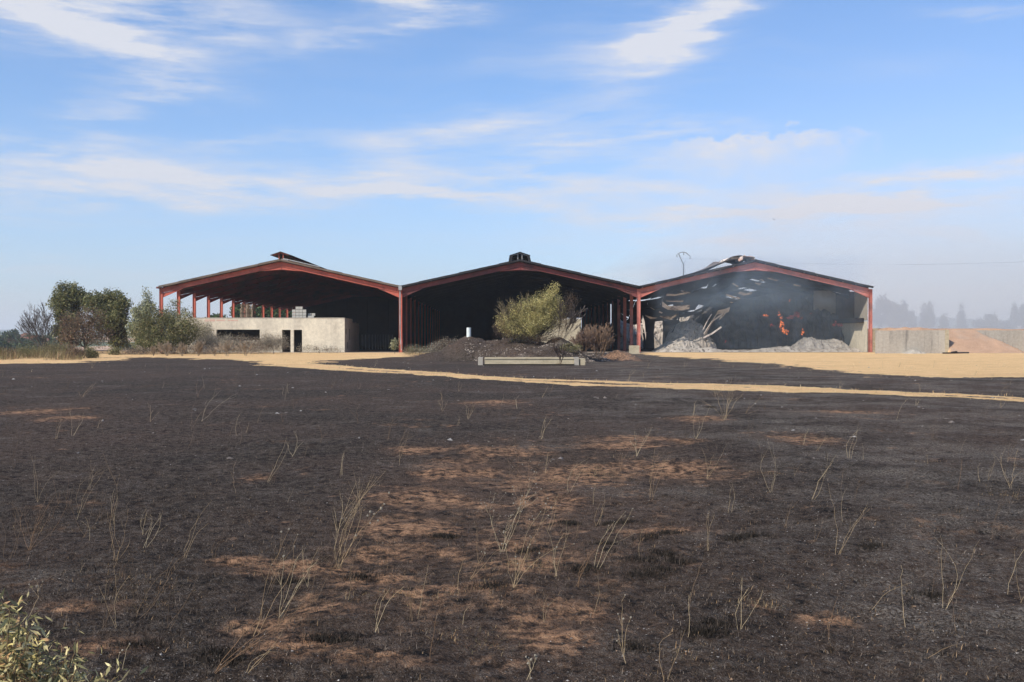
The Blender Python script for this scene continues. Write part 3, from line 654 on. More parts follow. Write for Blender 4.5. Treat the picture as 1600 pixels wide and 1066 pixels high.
# right side wall: pale panels, horizontal ledge beam
rear_wall(B3, xa3+(xb3-xa3)*.36, xb3-.2, xm3, M['soot'])
for i in range(7):
    y0 = D0+.25+i*BAY/1.5; y1 = y0+BAY/1.5-.05
    mb = MB(); mb.box(xb3-.26, xb3-.18, y0, y1, .02, 3.02); B3(mb, 'wall_panel', M['render_wall'] if i < 2 else (M['conc'] if i < 4 else M['sheet_dark']))
    mb = MB(); mb.box(xb3-.24, xb3-.18, y0, y1, 3.1, EH-.1); B3(mb, 'wall_panel', M['conc'] if i in (0, 3, 4) else M['sheet_mid'])
for i in range(10):
    mb = MB(); mb.box(xb3-.24, xb3-.18, D0+25+i*3.6, D0+28.5+i*3.6, .02, EH-.1); B3(mb, 'wall_panel', M['sheet_dark'])
mb = MB(); mb.box(xb3-.9, xb3-.3, D0+.9, D0+9, 2.9, 3.35); B3(mb, 'ledge_beam', M['sheet_dark'])
mb = MB(); mb.box(xb3-2.6, xb3-.3, D0+9, D0+9.2, 3.0, 6.4); B3(mb, 'wall_panel', M['conc'])
mb = MB(); mb.box(xb3+.2, xb3+.5, D0-.1, D0+6, 0, 2.3)
for z in np.arange(0, 2.3, .3): mb.box(xb3+.18, xb3+.60+.12*rs.random(), D0-.35, D0-.1, z, z+.25)
B3(mb, 'stone_pier', M['conc_light'])

# ------------------------------------------------------------------ burning straw stack, ash, embers
def heap(name, m, px0, px1, D, depth, topf, label, cat, seed, amp=.5, n=150, ny=46, parent=None, kind=None, fine=.25):
    xa_, xb_ = P(px0, 540, D).x, P(px1, 540, D).x; xs = np.linspace(0, 1, n); yy = np.linspace(0, 1, ny)
    XX, YY = np.meshgrid(xs, yy); x = xa_+(xb_-xa_)*XX; y = D+depth*YY
    pxs = px0+(px1-px0)*XX; zt = np.vectorize(topf)(pxs); zt = 1.6+(525-zt)/F*(D+depth*.15)
    prof = np.clip(YY/.22, 0, 1)**.55*np.clip((1-YY)/.25, 0, 1)**.5; side = np.clip(XX/.03, 0, 1)**.6*np.clip((1-XX)/.03, 0, 1)**.6
    z = np.maximum(zt, .05)*prof*side
    z = z+(fbm(x*.8+seed, y*.8, 4, .6)-.5)*amp*np.clip(z, 0, 1); z = z+(fbm(x*4+seed, y*4, 3, .6)-.5)*fine*np.clip(z*2, 0, 1)
    y = y+(fbm(x*1.3+seed, z*1.6+9, 4, .65)-.5)*amp*1.6*np.clip(z, 0, 1)*(YY < .5)-.0
    x = x+(fbm(y*2+seed, z*2+9, 3)-.5)*amp*.5
    i = (np.arange(ny-1)[:, None]*n+np.arange(n-1)[None, :]); q = np.stack([i, i+1, i+n+1, i+n], -1).reshape(-1, 4)
    mb = MB(); mb.add(np.stack([x, y, z-.02], -1).reshape(-1, 3), q); o_ = mb.build(name, m); tag(o_, label, cat, kind=kind); return o_
def lin(*pts):
    xs = [q[0] for q in pts]; ys_ = [q[1] for q in pts]; return lambda v: float(np.interp(v, xs, ys_))
stack = heap('straw_stack', M['charstraw'], 1084, 1330, 102.5, 24, lin((1084, 540), (1100, 528), (1118, 505), (1135, 488), (1150, 478), (1200, 470), (1225, 458), (1290, 458), (1322, 462), (1330, 470)), 'huge charred straw stack glowing and smoking inside the right shed', 'straw stack', 3, 1.0, 190, 60)
heap('ash_heap', M['ash'], 1244, 1335, 98.2, 3.6, lin((1244, 545), (1256, 536), (1268, 528), (1282, 531), (1300, 533), (1315, 530), (1328, 538), (1335, 545)), 'tall crumbly heap of pale ash at the foot of the straw stack', 'ash heap', 9, .35, 110, 30, fine=.35)
heap('ash_heap', M['ash'], 1030, 1118, 98.0, 6.0, lin((1030, 549), (1045, 541), (1058, 533), (1070, 527), (1085, 531), (1100, 541), (1118, 547)), 'pale ash and rubble heap below the torn sheets on the left of the right shed', 'ash heap', 19, .5, 110, 34, fine=.4)
heap('ash_heap', M['ash'], 1022, 1352, 96.9, 2.4, lin((1022, 549), (1040, 544), (1080, 545), (1110, 543), (1130, 547), (1180, 547), (1215, 543), (1235, 542), (1250, 546), (1352, 544)), 'long low ridge of whitish ash along the front of the right shed', 'ash ridge', 29, .2, 260, 20, fine=.3)
heap('rubble_heap', M['rubble'], 1050, 1124, 99.4, 8, lin((1050, 546), (1060, 524), (1072, 508), (1088, 500), (1102, 507), (1112, 522), (1124, 543)), 'steep grey rubble slope under the torn hanging sheets', 'rubble heap', 49, .8, 110, 40, fine=.55)
heap('rubble_heap', M['rubble'], 953, 1116, 122, 8, lin((953, 512), (975, 502), (1008, 508), (1030, 506), (1045, 500), (1060, 503), (1080, 492), (1100, 496), (1116, 500)), 'grey brown rubble bank seen behind the collapsed roof of the right shed', 'rubble heap', 39, .9, 120, 40, fine=.5)
def lump(mb, c, r, seed, sq=(1, 1, 1), col=None):
    r_ = np.random.default_rng(seed); n1, n2 = 6, 9; V = []
    for i in range(n1+1):
        th = math.pi*i/n1
        for j in range(n2):
            ph = 2*math.pi*j/n2; rr = r*(1+r_.normal(0, .16) if 0 < i < n1 else 1)
            V.append((c[0]+rr*math.sin(th)*math.cos(ph)*sq[0], c[1]+rr*math.sin(th)*math.sin(ph)*sq[1], c[2]+rr*math.cos(th)*sq[2]))
    q = [(i*n2+j, i*n2+(j+1) % n2, (i+1)*n2+(j+1) % n2, (i+1)*n2+j) for i in range(n1) for j in range(n2)]
    return mb.add(V, q[::1], col=col)
for i, (px, py, r, sq, mm) in enumerate([(1222, 505, .36, (.75, .3, 1.5), 'flame'), (1226, 517, .34, (1.1, .3, .9), 'flame'), (1254, 519.5, .24, (.9, .3, 1.4), 'flame'), (1195, 493, .20, (1.5, .3, .7), 'flame'), (1217, 491, .17, (.9, .3, 1.1), 'flame'),
        (1234, 469.5, .12, (.8, .3, 1.1), 'flame'), (1207, 508, .25, (1, .3, 1), 'ember'), (1310, 507, .6, (1.5, .3, .5), 'ember'), (1240, 496, .8, (1.3, .3, .4), 'ember'), (1245, 491, .3, (1, .3, 1), 'ember'), (1268, 497, .5, (.7, .3, 1), 'ember'), (1134, 535, .2, (1.4, .3, .7), 'ember')]):
    # sits on the face of the stack: D chosen to hug the profile
    c = P(px, py, 103.1 if py > 500 else 104.3); mb = MB()
    for q_ in range(5 if mm == 'flame' else 4): lump(mb, (c[0]+rs.gauss(0, .45)*r*sq[0], c[1], c[2]+rs.gauss(0, .45)*r*sq[2]), r*rs.uniform(.32, .62), i*7+q_, (sq[0]*rs.uniform(.6, 1.3), .3, sq[2]*rs.uniform(.6, 1.3)))
    o_ = mb.build('flame_patch' if mm == 'flame' else 'ember_patch', M[mm], stack)

# ------------------------------------------------------------------ low pale hut in the left shed
hx0, hx1 = P(266, 540, D0+.6).x, P(538.5, 540, D0+.6).x; hy0, hy1 = D0+.6, D0+10.6; HZ = 1.6+(525-497.3)*(D0+.6)/F
hut = empty('pale_hut', ((hx0+hx1)/2, hy0, 0), 'low flat pale rendered hut with two doorways and one long window under the left shed', 'hut')
hinv = Matrix.Translation((-(hx0+hx1)/2, -hy0, 0))
def BH(mb, name, m): o_ = mb.build(name, m, hut); o_.matrix_parent_inverse = hinv; return o_
def hxp(px): return P(px, 540, hy0).x
def hz(py): return 1.6+(525-py)*hy0/F
wx0, wx1, wz1, wz0 = hxp(338), hxp(406), hz(515.2), hz(532)
d1a, d1b, d2a, d2b, dz = hxp(440.7), hxp(454), hxp(459), hxp(472), hz(515.6)
T_ = .22; mb = MB()
mb.box(hx0, wx0, hy0, hy0+T_, 0, HZ); mb.box(wx0, wx1, hy0, hy0+T_, 0, wz0); mb.box(wx0, wx1, hy0, hy0+T_, wz1, HZ); mb.box(wx1, d1a, hy0, hy0+T_, 0, HZ)
mb.box(d1a, d1b, hy0, hy0+T_, dz, HZ); mb.box(d1b, d2a, hy0, hy0+T_, 0, HZ); mb.box(d2a, d2b, hy0, hy0+T_, dz, HZ); mb.box(d2b, hx1-T_, hy0, hy0+T_, 0, HZ)
BH(mb, 'front_wall', M['render_wall'])
for (p0, p1, q0, q1) in ((320, 326, 499, 503), (327, 336, 499, 502.5), (338, 352, 499.5, 502), (356, 372, 500, 501.8)):
    mb = MB(); mb.box(hxp(p0), hxp(p1), hy0-.006, hy0+.05, hz(q1), hz(q0)); BH(mb, 'exposed_brick', M['brick_pink'])
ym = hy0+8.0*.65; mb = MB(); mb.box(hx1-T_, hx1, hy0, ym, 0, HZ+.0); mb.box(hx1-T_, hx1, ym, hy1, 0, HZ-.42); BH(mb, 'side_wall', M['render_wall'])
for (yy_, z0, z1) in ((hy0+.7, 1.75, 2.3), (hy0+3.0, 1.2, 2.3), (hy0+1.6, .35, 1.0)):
    mb = MB(); mb.box(hx1-.02, hx1+.006, yy_, yy_+.32, z0, z1); BH(mb, 'wall_slot', M['soot'])  # black plates draw the shade of the slots
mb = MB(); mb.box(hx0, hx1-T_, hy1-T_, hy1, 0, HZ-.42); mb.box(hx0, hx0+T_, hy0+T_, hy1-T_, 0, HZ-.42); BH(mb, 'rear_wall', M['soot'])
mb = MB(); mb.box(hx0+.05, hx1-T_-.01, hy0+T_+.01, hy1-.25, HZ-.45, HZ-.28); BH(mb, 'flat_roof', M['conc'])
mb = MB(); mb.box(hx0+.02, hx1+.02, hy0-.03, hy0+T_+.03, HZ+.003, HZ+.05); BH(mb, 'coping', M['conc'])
mb = MB(); mb.box(hx0+T_, hx1-T_, hy0+3.4, hy0+3.5, 0, HZ-.5); BH(mb, 'inner_wall', M['soot'])  # black wall behind the openings paints the shade indoors
# blocks on the hut roof
bw, bh_, bd = .34, .27, .3; zr = HZ-.28; yb0 = hy0+.7
n_b = 0; hr = random.Random(4)
bm = MB().box(0, bw-.02, 0, bd, 0, bh_-.012).mesh('concrete_block', M['block'])
def block(x, y, z, label):
    o_ = bpy.data.objects.new('concrete_block', bm); COL.objects.link(o_); o_.location = (x, y, z); o_.rotation_euler = (0, 0, hr.uniform(-.04, .04)); tag(o_, label, 'concrete block', 'concrete blocks on the hut roof')
xs0 = P(456.3, 490, yb0).x; sc_b = (P(478.5, 490, yb0).x-xs0)/4
for r in range(5):
    cols = range(4) if r < 4 else (1, 2)
    for c_ in cols: block(xs0+c_*sc_b, yb0+hr.uniform(-.02, .02), zr+r*bh_*1.07, 'grey concrete block in the tall stack on the hut roof')
for (px, r) in ((480, 0), (486, 0), (492, 0), (480, 1), (485, 1)): block(P(px, 495, yb0).x, yb0+hr.uniform(0, .3), zr+r*bh_+.0, 'grey concrete block in the low loose pile right of the tall block stack')
for px in (481, 487): block(P(px, 495, yb0+.5).x, yb0+.5, zr+2*bh_-.02, 'grey concrete block in the low loose pile right of the tall block stack')
# pallets
pm = MB()
for j in range(6): pm.box(-.6, .6, -.5+j*.17, -.5+j*.17+.12, .11, .135)
for y_ in (-.5, -.06, .38): pm.box(-.6, .6, y_, y_+.12, .0, .022)
for x_ in (-.6, -.06, .48):
    for y_ in (-.5, -.06, .38): pm.box(x_, x_+.12, y_, y_+.12, .022, .11)
pme = pm.mesh('wooden_pallet', M['wood']); pcx = P(389, 490, hy0+2).x
for i in range(12):
    o_ = bpy.data.objects.new('wooden_pallet', pme); COL.objects.link(o_); o_.location = (pcx+hr.uniform(-.05, .05), hy0+1.6+hr.uniform(-.04, .04), zr+i*.137); o_.rotation_euler = (0, 0, hr.uniform(-.08, .08))
    tag(o_, 'worn wooden pallet in the single stack on the hut roof' if i < 11 else 'topmost wooden pallet of the stack on the hut roof', 'pallet', 'pallets stacked on the hut roof')

# barrier of pale uprights inside left shed
bx0, bx1 = P(562, 540, 117).x, P(640, 540, 117).x
barr = empty('feed_barrier', ((bx0+bx1)/2, 117, 0), 'long barrier of pale upright posts standing deep in the left shed', 'barrier'); binv = Matrix.Translation((-(bx0+bx1)/2, -117, 0))
for i, px in enumerate((566, 571.5, 577, 582, 587, 591, 595, 600, 603, 607.5, 613)):
    x = P(px, 540, 117).x; mb = MB(); mb.box(x-.06, x+.06, 116.9, 117.0, 0, 1.75); o_ = mb.build('upright_post', M['barrier'], barr); o_.matrix_parent_inverse = binv
mb = MB(); mb.box(bx0, bx1, 117.02, 117.1, .0, .45); o_ = mb.build('bottom_board', M['soot'], barr); o_.matrix_parent_inverse = binv
mb = MB(); mb.box(bx0, bx1, 117.02, 117.1, 1.6, 1.72); o_ = mb.build('top_rail', M['sheet_dark'], barr); o_.matrix_parent_inverse = binv
# small pale block room in centre shed
cx0, cx1 = P(846, 540, 98.5).x, P(908, 540, 98.5).x; cz = P(880, 500, 98.5).z
room = empty('block_room', ((cx0+cx1)/2, 98.5, 0), 'small pale block room inside the centre shed, half hidden by the green bush', 'block room'); rinv = Matrix.Translation((-(cx0+cx1)/2, -98.5, 0))
mb = MB(); mb.box(cx0, cx1, 98.5, 98.7, 0, cz); mb.box(cx0, cx0+.2, 98.7, 103, 0, cz); mb.box(cx1-.2, cx1, 98.7, 103, 0, cz); o_ = mb.build('wall', M['conc_light'], room); o_.matrix_parent_inverse = rinv
mb = MB(); mb.box(cx0, cx1, 98.7, 103.2, cz+.004, cz+.14); o_ = mb.build('flat_roof', M['conc'], room); o_.matrix_parent_inverse = rinv
# apron slab of the sheds
mb = MB(); mb.box(XL[0]-.5, XL[3]+.4, D0+3.2, D0+NB*BAY+2, -.3, .012); o_ = mb.build('shed_floor', two_tone('sooty_slab', (.06, .052, .048), (.03, .026, .025), .5)); tag(o_, kind='structure')  # inner floor darkened to cut bounce and keep the sheds dim
mb = MB(); mb.box(XL[0]-.5, XL[3]+.4, D0-.7, D0+3.2, -.3, .016); o_ = mb.build('shed_apron', two_tone('dusty_slab', (.36, .29, .22), (.22, .18, .15), .5, third=(.10, .085, .075), tscale=.35, tlo=.5, thi=.65)); tag(o_, kind='structure')
# block beside the column
mb = MB(); c = P(991, 545, 88); mb.box(c.x-.42, c.x+.42, 87.7, 88.4, -.1, .75); tag(mb.build('footing_block', M['conc_light']), 'squat pinkish concrete block at the foot of the column right of the centre shed', 'concrete block')

# ------------------------------------------------------------------ retaining walls on the right
def panel_wall(px0, px1, D, label, botf=None):
    x0, x1 = P(px0, 540, D).x, P(px1, 540, D).x; root = empty('retaining_wall', ((x0+x1)/2, D, 0), label, 'wall'); inv = Matrix.Translation((-(x0+x1)/2, -D, 0)); n = max(2, int((x1-x0)/.62)); w = (x1-x0)/n
    r_ = random.Random(int(px0))
    for i in range(n):
        mb = MB(); dy = r_.uniform(0, .012); top = 1.6+(525-516.3)*D/F+r_.uniform(-.02, .02)
        mb.box(x0+i*w+.004, x0+(i+1)*w-.004, D+dy, D+.28, -.1, top); o_ = mb.build('wall_panel', M['conc'], root); o_.matrix_parent_inverse = inv
    return root, x0, x1, inv
wl, a_, b_, inv = panel_wall(1369, 1477, 90, 'weathered concrete retaining wall directly right of the right shed')
mb = MB(); mb.box(b_, b_+.3, 89.9, 90.7, -.1, 2.16); o_ = mb.build('end_pier', M['conc_light'], wl); o_.matrix_parent_inverse = inv
panel_wall(1512, 1700, 94, 'concrete retaining wall at the right edge, partly buried by red soil')
# soil piled against the first wall, charred planks
heap('soil_bank', M['conc'], 1416, 1448, 89.0, 1.2, lin((1416, 552), (1430, 546), (1448, 551)), 'low dark soil bank against the foot of the nearer retaining wall', 'soil bank', 61, .1, 40, 14, fine=.08)
mb = MB(); c = P(1495, 552, 88.5); mb.obox((c.x-1.2, 88.6, .06), (c.x+1.0, 88.4, .10), .3, .12); mb.obox((c.x-.6, 88.2, .14), (c.x-.1, 88.3, .2), .2, .1); tag(mb.build('charred_planks', M['sheet_dark']), 'charred flat debris lying in front of the red soil ramp', 'debris')

# ------------------------------------------------------------------ trough, pipe, rubble on mound
tx0, tx1 = P(757, 565, 54.5).x, P(900, 565, 54.5).x
tr = empty('concrete_trough', ((tx0+tx1)/2, 54.5, 0), 'long low concrete trough in front of the burnt mound', 'trough'); tinv = Matrix.Translation((-(tx0+tx1)/2, -54.5, 0))
def BT(mb, n_, m): o_ = mb.build(n_, m, tr); o_.matrix_parent_inverse = tinv
mb = MB(); mb.box(tx0, tx1, 54.4, 54.52, .06, .33); mb.box(tx0, tx1, 54.36, 54.56, .33, .39); BT(mb, 'front_wall', M['conc_light'])
mb = MB(); mb.box(tx0, tx1, 55.2, 55.32, .06, .42); BT(mb, 'rear_wall', M['conc_light'])
mb = MB(); mb.box(tx0, tx1, 54.54, 55.18, .02, .10); BT(mb, 'trough_floor', M['conc'])
mb = MB(); mb.box(tx0+.04, tx1-.04, 54.43, 54.5, -.1, .055); BT(mb, 'plinth', M['soot'])  # black strip painted as the shadow under the trough front
for s_, x in ((0, tx0-.22), (1, tx1+.02), (2, tx1+.36)):
    mb = MB(); mb.box(x-.13, x+.13, 54.3, 55.4, -.1, .42 if s_ < 2 else .36); BT(mb, 'end_block', M['conc'] if s_ < 2 else M['conc_light'])
c = P(732.5, 524, 66.5); mb = MB(); zg = gz(c.x, 66.5)
mb.tube([(c.x, 66.5, zg-.3), (c.x, 66.5, c.z+.25), (c.x, 66.5, P(732, 512, 66.5).z)], .15, 16); tag(mb.build('plastic_pipe', M['pvc'], smooth=True), 'short upright white plastic pipe on top of the burnt mound', 'pipe')
# rubble stones over the mound: countless small chips
def scatter(name, m, n, fx, size, label, cat, cols, seed, kind='stuff', group=None):
    r_ = np.random.default_rng(seed); pts = fx(r_, n); n = len(pts); mb = MB()
    base = np.array([(1, 0, 0), (0, 1, 0), (-1, 0, 0), (0, -1, 0), (0, 0, .8), (0, 0, -.8)], float); tri = np.array([(0, 1, 4), (1, 2, 4), (2, 3, 4), (3, 0, 4), (1, 0, 5), (2, 1, 5), (3, 2, 5), (0, 3, 5)])
    x, y = pts[:, 0], pts[:, 1]; z = ground_z(x, y)+bumps(x, y)
    sz = size[0]+(size[1]-size[0])*r_.random(n)**2; sc = r_.uniform(.5, 1.2, (n, 1, 3)); a_ = r_.uniform(0, 6.28, n); ca, sa = np.cos(a_), np.sin(a_)
    V = base[None]*sc*sz[:, None, None]+r_.normal(0, .15, (n, 6, 3))*sz[:, None, None]; V[:, :, 2] *= .6
    vx = V[:, :, 0]*ca[:, None]-V[:, :, 1]*sa[:, None]; vy = V[:, :, 0]*sa[:, None]+V[:, :, 1]*ca[:, None]
    V = np.stack([vx+x[:, None], vy+y[:, None], V[:, :, 2]+(z+sz*.12)[:, None]], -1)
    ci = r_.integers(0, len(cols), n); C = np.array(cols)[ci]*r_.uniform(.75, 1.2, (n, 1)); T = (tri[None]+np.arange(n)[:, None, None]*6).reshape(-1, 3)
    mb.add(V.reshape(-1, 3), t=T, col=np.repeat(C, 6, 0)); return tag(mb.build(name, m), label, cat, group, kind)
def f_mound(r_, n):
    c0, c1 = P(750, 550, 62).x, P(960, 550, 62).x; x = r_.uniform(c0-1, c1, n); y = r_.uniform(58, 66, n); return np.stack([x, y], -1)[(mound(x, y) > .03) & (r_.random(n) < sstep(.45, .62, fbm(x*.9+3, y*.9, 4, .6)-.02*(x-c0)*0))]
scatter('rubble', M['stem'], 6500, f_mound, (.02, .085), 'pale broken rubble strewn over the front of the burnt mound', 'rubble', [(.34, .28, .23), (.22, .18, .15), (.12, .095, .08), (.44, .37, .30)], 5)
def f_field(r_, n):
    y = 3.2*np.exp(r_.random(n)*math.log(70/3.2)); x = r_.uniform(-1, 1, n)*(.62*y+1.5); cl = fbm(x*.5, y*.5, 3); k_ = r_.random(n) < sstep(.40, .62, cl+.10*x/(y+1)); return np.stack([x, y], -1)[k_]
scatter('ash_flakes', M['stem'], 52000, f_field, (.002, .0085), 'pale ash flakes and pebbles sprinkled over the burnt field', 'ash flakes', [(.32, .29, .26), (.18, .16, .145), (.11, .095, .085), (.36, .33, .30), (.26, .17, .11)], 6)
def f_far(r_, n):
    y = r_.uniform(12, 62, n); x = r_.uniform(-1, 1, n)*(.62*y); return np.stack([x, y], -1)
scatter('scattered_stones', M['stem'], 220, f_far, (.02, .07), 'pale stones scattered far apart across the burnt field', 'stones', [(.28, .26, .24), (.20, .17, .15)], 8)

# ------------------------------------------------------------------ blades: charred stubble, dry grass
def blades(name, m, pts, h, w, lean, cols, label, cat, seed, bias=(0.15, 0), curved=True, colw=None):
    r_ = np.random.default_rng(seed); n = len(pts); x, y = pts[:, 0], pts[:, 1]; z = ground_z(x, y)+bumps(x, y)-.005
    H = (h[0]+(h[1]-h[0])*r_.random(n)**1.6); a_ = r_.uniform(0, 6.28, n); L = lean*H*r_.random(n); dx = np.cos(a_)*L+bias[0]*H; dy = np.sin(a_)*L+bias[1]*H
    Hh = np.sqrt(np.clip(H**2-dx**2-dy**2, (H*.15)**2, None)); b_ = r_.uniform(0, 3.14, n); ww = w*(.6+.8*r_.random(n)); sx_, sy_ = np.cos(b_)*ww, np.sin(b_)*ww
    v0 = np.stack([x-sx_, y-sy_, z], -1); v1 = np.stack([x+sx_, y+sy_, z], -1); mx, my = x+dx*.35, y+dy*.35; mz = z+Hh*.6
    v2 = np.stack([mx+sx_*.7, my+sy_*.7, mz], -1); v3 = np.stack([mx-sx_*.7, my-sy_*.7, mz], -1); v4 = np.stack([x+dx, y+dy, z+Hh], -1)
    V = np.stack([v0, v1, v2, v3, v4], 1); i = np.arange(n)*5; mb = MB()
    ci = r_.choice(len(cols), n, p=colw); C = np.array(cols)[ci]*r_.uniform(.65, 1.3, (n, 1))
    mb.add(V.reshape(-1, 3), np.stack([i, i+1, i+2, i+3], -1), np.stack([i+3, i+2, i+4], -1), np.repeat(C, 5, 0)); return tag(mb.build(name, m), label, cat, kind='stuff')
def clustered(r_, n, y0, y1, thr, sc=1.3, per=7, spread=.035):
    m_ = n//per; y = y0*np.exp(r_.random(m_)*math.log(y1/y0)); x = r_.uniform(-1, 1, m_)*(.60*y+1.2); c_ = fbm(x*sc, y*sc, 4, .6); ok = r_.random(m_) < sstep(thr, thr+.15, c_); x, y = x[ok], y[ok]
    s = spread*(.6+r_.random(len(x))*1.2)
    X_ = np.repeat(x, per)+r_.normal(0, 1, len(x)*per)*np.repeat(s, per); Y_ = np.repeat(y, per)+r_.normal(0, 1, len(x)*per)*np.repeat(s, per); return np.stack([X_, Y_], -1)
CH = [(.018, .015, .012), (.040, .031, .024), (.080, .062, .049), (.18, .145, .115), (.24, .16, .09)]
r_ = np.random.default_rng(3)
blades('charred_stubble', M['stem'], clustered(r_, 360000, 3.0, 34, .36), (.010, .042), .0018, 1.7, CH, 'short charred grass stubble covering the burnt field', 'stubble', 4, colw=[.30, .28, .22, .14, .06])
# black burnt tussocks seen as dark clumps
tp = [(1150, 845), (1118, 971), (1100, 985), (522, 1012), (505, 1008), (700, 834), (690, 832), (455, 912), (765, 925), (830, 858), (955, 818), (945, 850), (1040, 868), (1030, 893), (1060, 880), (1005, 900), (1000, 880), (1180, 840), (350, 1045), (340, 1030), (560, 903), (225, 1014), (1015, 842), (1045, 835), (910, 890), (1360, 855), (1450, 925), (980, 815), (1110, 640), (890, 815), (1105, 990), (990, 1012)]
def tuss(r_, pts, n, s):
    L = []
    for (a_, b_) in pts:
        c = G(a_, b_); q = r_.normal(0, 1, (n, 2))*np.array([s*1.4, s]); L.append(q+np.array([c.x, c.y]))
    return np.concatenate(L)
blades('burnt_tussocks', M['stem'], tuss(r_, tp, 330, .045), (.02, .055), .0022, .8, CH[:3], 'dark burnt grass tussocks dotted over the near field', 'burnt tussocks', 9, colw=[.7, .22, .08])
yt = [(1190, 942), (1455, 718), (950, 738), (930, 733), (915, 738), (760, 1010), (820, 880), (830, 885), (812, 882), (205, 916), (240, 924), (560, 938), (640, 935), (1075, 1020), (770, 925), (1575, 772), (210, 950), (60, 825), (1205, 744), (870, 745), (985, 716), (960, 742), (730, 995)]
blades('singed_grass_tufts', M['stem'], tuss(r_, yt, 150, .08), (.012, .055), .0011, 1.9, [(.34, .21, .10), (.22, .12, .06), (.42, .31, .17), (.14, .12, .06)], 'small singed yellow grass tufts left in the burnt field', 'grass tufts', 10)
# straw fringe on tracks and sand
def f_sand(r_, n):
    x = r_.uniform(-60, 60, n); y = r_.uniform(24, 94, n); dd = np.minimum(seg_mask(x, y, TRACK_A, 0), seg_mask(x, y, TRACK_B, 0)); ok = (np.abs(dd) < .45) & (r_.random(n) < .8)
    i2 = np.zeros(n, bool)
    for pl in SANDS: i2 |= poly_in(x, y, pl)
    ok |= i2 & (r_.random(n) < np.where(x > 10, .035, np.where(x < -18, .5, .14))) & (np.abs(x) < y*.62)
    return np.stack([x, y], -1)[ok & (np.abs(x) < y*.62)]
blades('dry_grass', M['stem'], f_sand(r_, 200000), (.02, .12), .006, 1.3, [(.60, .45, .24), (.50, .34, .17), (.68, .54, .32), (.38, .24, .13)], 'short dry straw grass along the tracks and sandy strips', 'grass', 12)
# olive brown tall grass on the far left
def f_left(r_, n):
    a_ = r_.uniform(-30, 128, n); D = r_.uniform(66, 84, n); x = np.array([P(q, 540, 1).x for q in a_])*D
    ok = r_.random(n) < sstep(.35, .5, fbm(x*.35, D*.35, 3)); return np.stack([x, D], -1)[ok]
blades('tall_dry_grass', M['stem'], f_left(r_, 7000), (.15, .95), .009, 1.1, [(.22, .17, .08), (.16, .15, .06), (.30, .19, .11), (.12, .09, .055), (.36, .28, .15)], 'tall olive and tan grass along the far left edge of the field', 'grass', 13)

# ------------------------------------------------------------------ plants
def branch(mb, rr, p, d, L, r, depth, tips, spread=.55, col=None, up=.12, kids=(2, 4), minr=.006, taper=.62, sides=5):
    n = 4; pts = [Vector(p)]; dd = Vector(d).normalized()
    for i in range(n):
        dd = (dd+Vector((rr.gauss(0, .10), rr.gauss(0, .10), rr.gauss(0, .08)+up*.3))).normalized(); pts.append(pts[-1]+dd*(L/n))
    rad = np.linspace(r, max(r*taper, minr), n+1); mb.tube(pts, rad, sides if r > .03 else 3, col)
    if depth == 0: tips.append((pts[-1], dd)); tips.append((pts[-2], dd)); return
    for _ in range(rr.randint(*kids)):
        t_ = rr.uniform(.35, 1.0); i = min(int(t_*n), n-1); b = pts[i].lerp(pts[i+1], t_*n-i)
        nd = (dd+Vector((rr.gauss(0, spread), rr.gauss(0, spread), rr.gauss(0, spread*.7)+up))).normalized(); branch(mb, rr, b, nd, L*rr.uniform(.55, .8), max(rad[i]*.62, minr), depth-1, tips, spread, col, up, kids, minr, taper, sides)
    branch(mb, rr, pts[-1], dd, L*.7, max(rad[-1], minr), depth-1, tips, spread, col, up, kids, minr, taper, sides)
def leafcloud(mb, rng, C, n_per, spread, size, cols, asp=.5, upb=0.0):
    """n_per small leaf quads round every centre in C"""
    C = np.asarray(C, float); n = len(C)*n_per; c = np.repeat(C, n_per, 0)+rng.normal(0, 1, (n, 3))*np.asarray(spread); s = size*(.6+.8*rng.random(n))
    a_ = rng.normal(0, 1, (n, 3)); a_[:, 2] += upb; a_ /= np.linalg.norm(a_, axis=1)[:, None]; b_ = np.cross(a_, rng.normal(0, 1, (n, 3))); b_ /= np.linalg.norm(b_, axis=1)[:, None]+1e-9
    A = a_*s[:, None]; Bv = b_*(s*asp)[:, None]; V = np.stack([c-A, c+Bv*.9, c+A, c-Bv*.9], 1)
    clump = np.repeat(rng.uniform(.5, 1.4, len(C)), n_per); ci = rng.integers(0, len(cols), n); col = np.array(cols)[ci]*(clump*rng.uniform(.8, 1.2, n))[:, None]
    i = np.arange(n)*4; mb.add(V.reshape(-1, 3), np.stack([i, i+1, i+2, i+3], -1), col=np.repeat(col, 4, 0))
def lobes(rng, L, n):
    """points spread through a set of ellipsoids, denser toward shells"""
    out = []
    wts = np.array([l[3]*l[4]*l[5] for l in L])**.8; wts = wts/wts.sum()
    for l, w_ in zip(L, wts):
        m_ = max(3, int(n*w_)); d = rng.normal(0, 1, (m_, 3)); d /= np.linalg.norm(d, axis=1)[:, None]; r = rng.random(m_)**.45; d = d*r[:, None]*np.array(l[3:6])*(1+rng.normal(0, .08, (m_, 1))); out.append(d+np.array(l[:3]))
    return np.concatenate(out)
GREEN = [(.19, .19, .08), (.14, .15, .06), (.25, .225, .10), (.09, .10, .04)]
OLIVE = [(.22, .20, .095), (.17, .165, .07), (.27, .23, .12), (.13, .13, .06)]
BROWN = [(.19, .12, .08), (.13, .09, .065), (.24, .16, .10), (.09, .065, .05)]
PALE = [(.36, .36, .21), (.26, .27, .15), (.46, .44, .28), (.17, .19, .10)]
GREYD = [(.34, .30, .22), (.24, .20, .16), (.44, .39, .29), (.14, .12, .10)]
BLUEG = [(.05, .062, .05), (.04, .05, .04), (.07, .075, .055)]
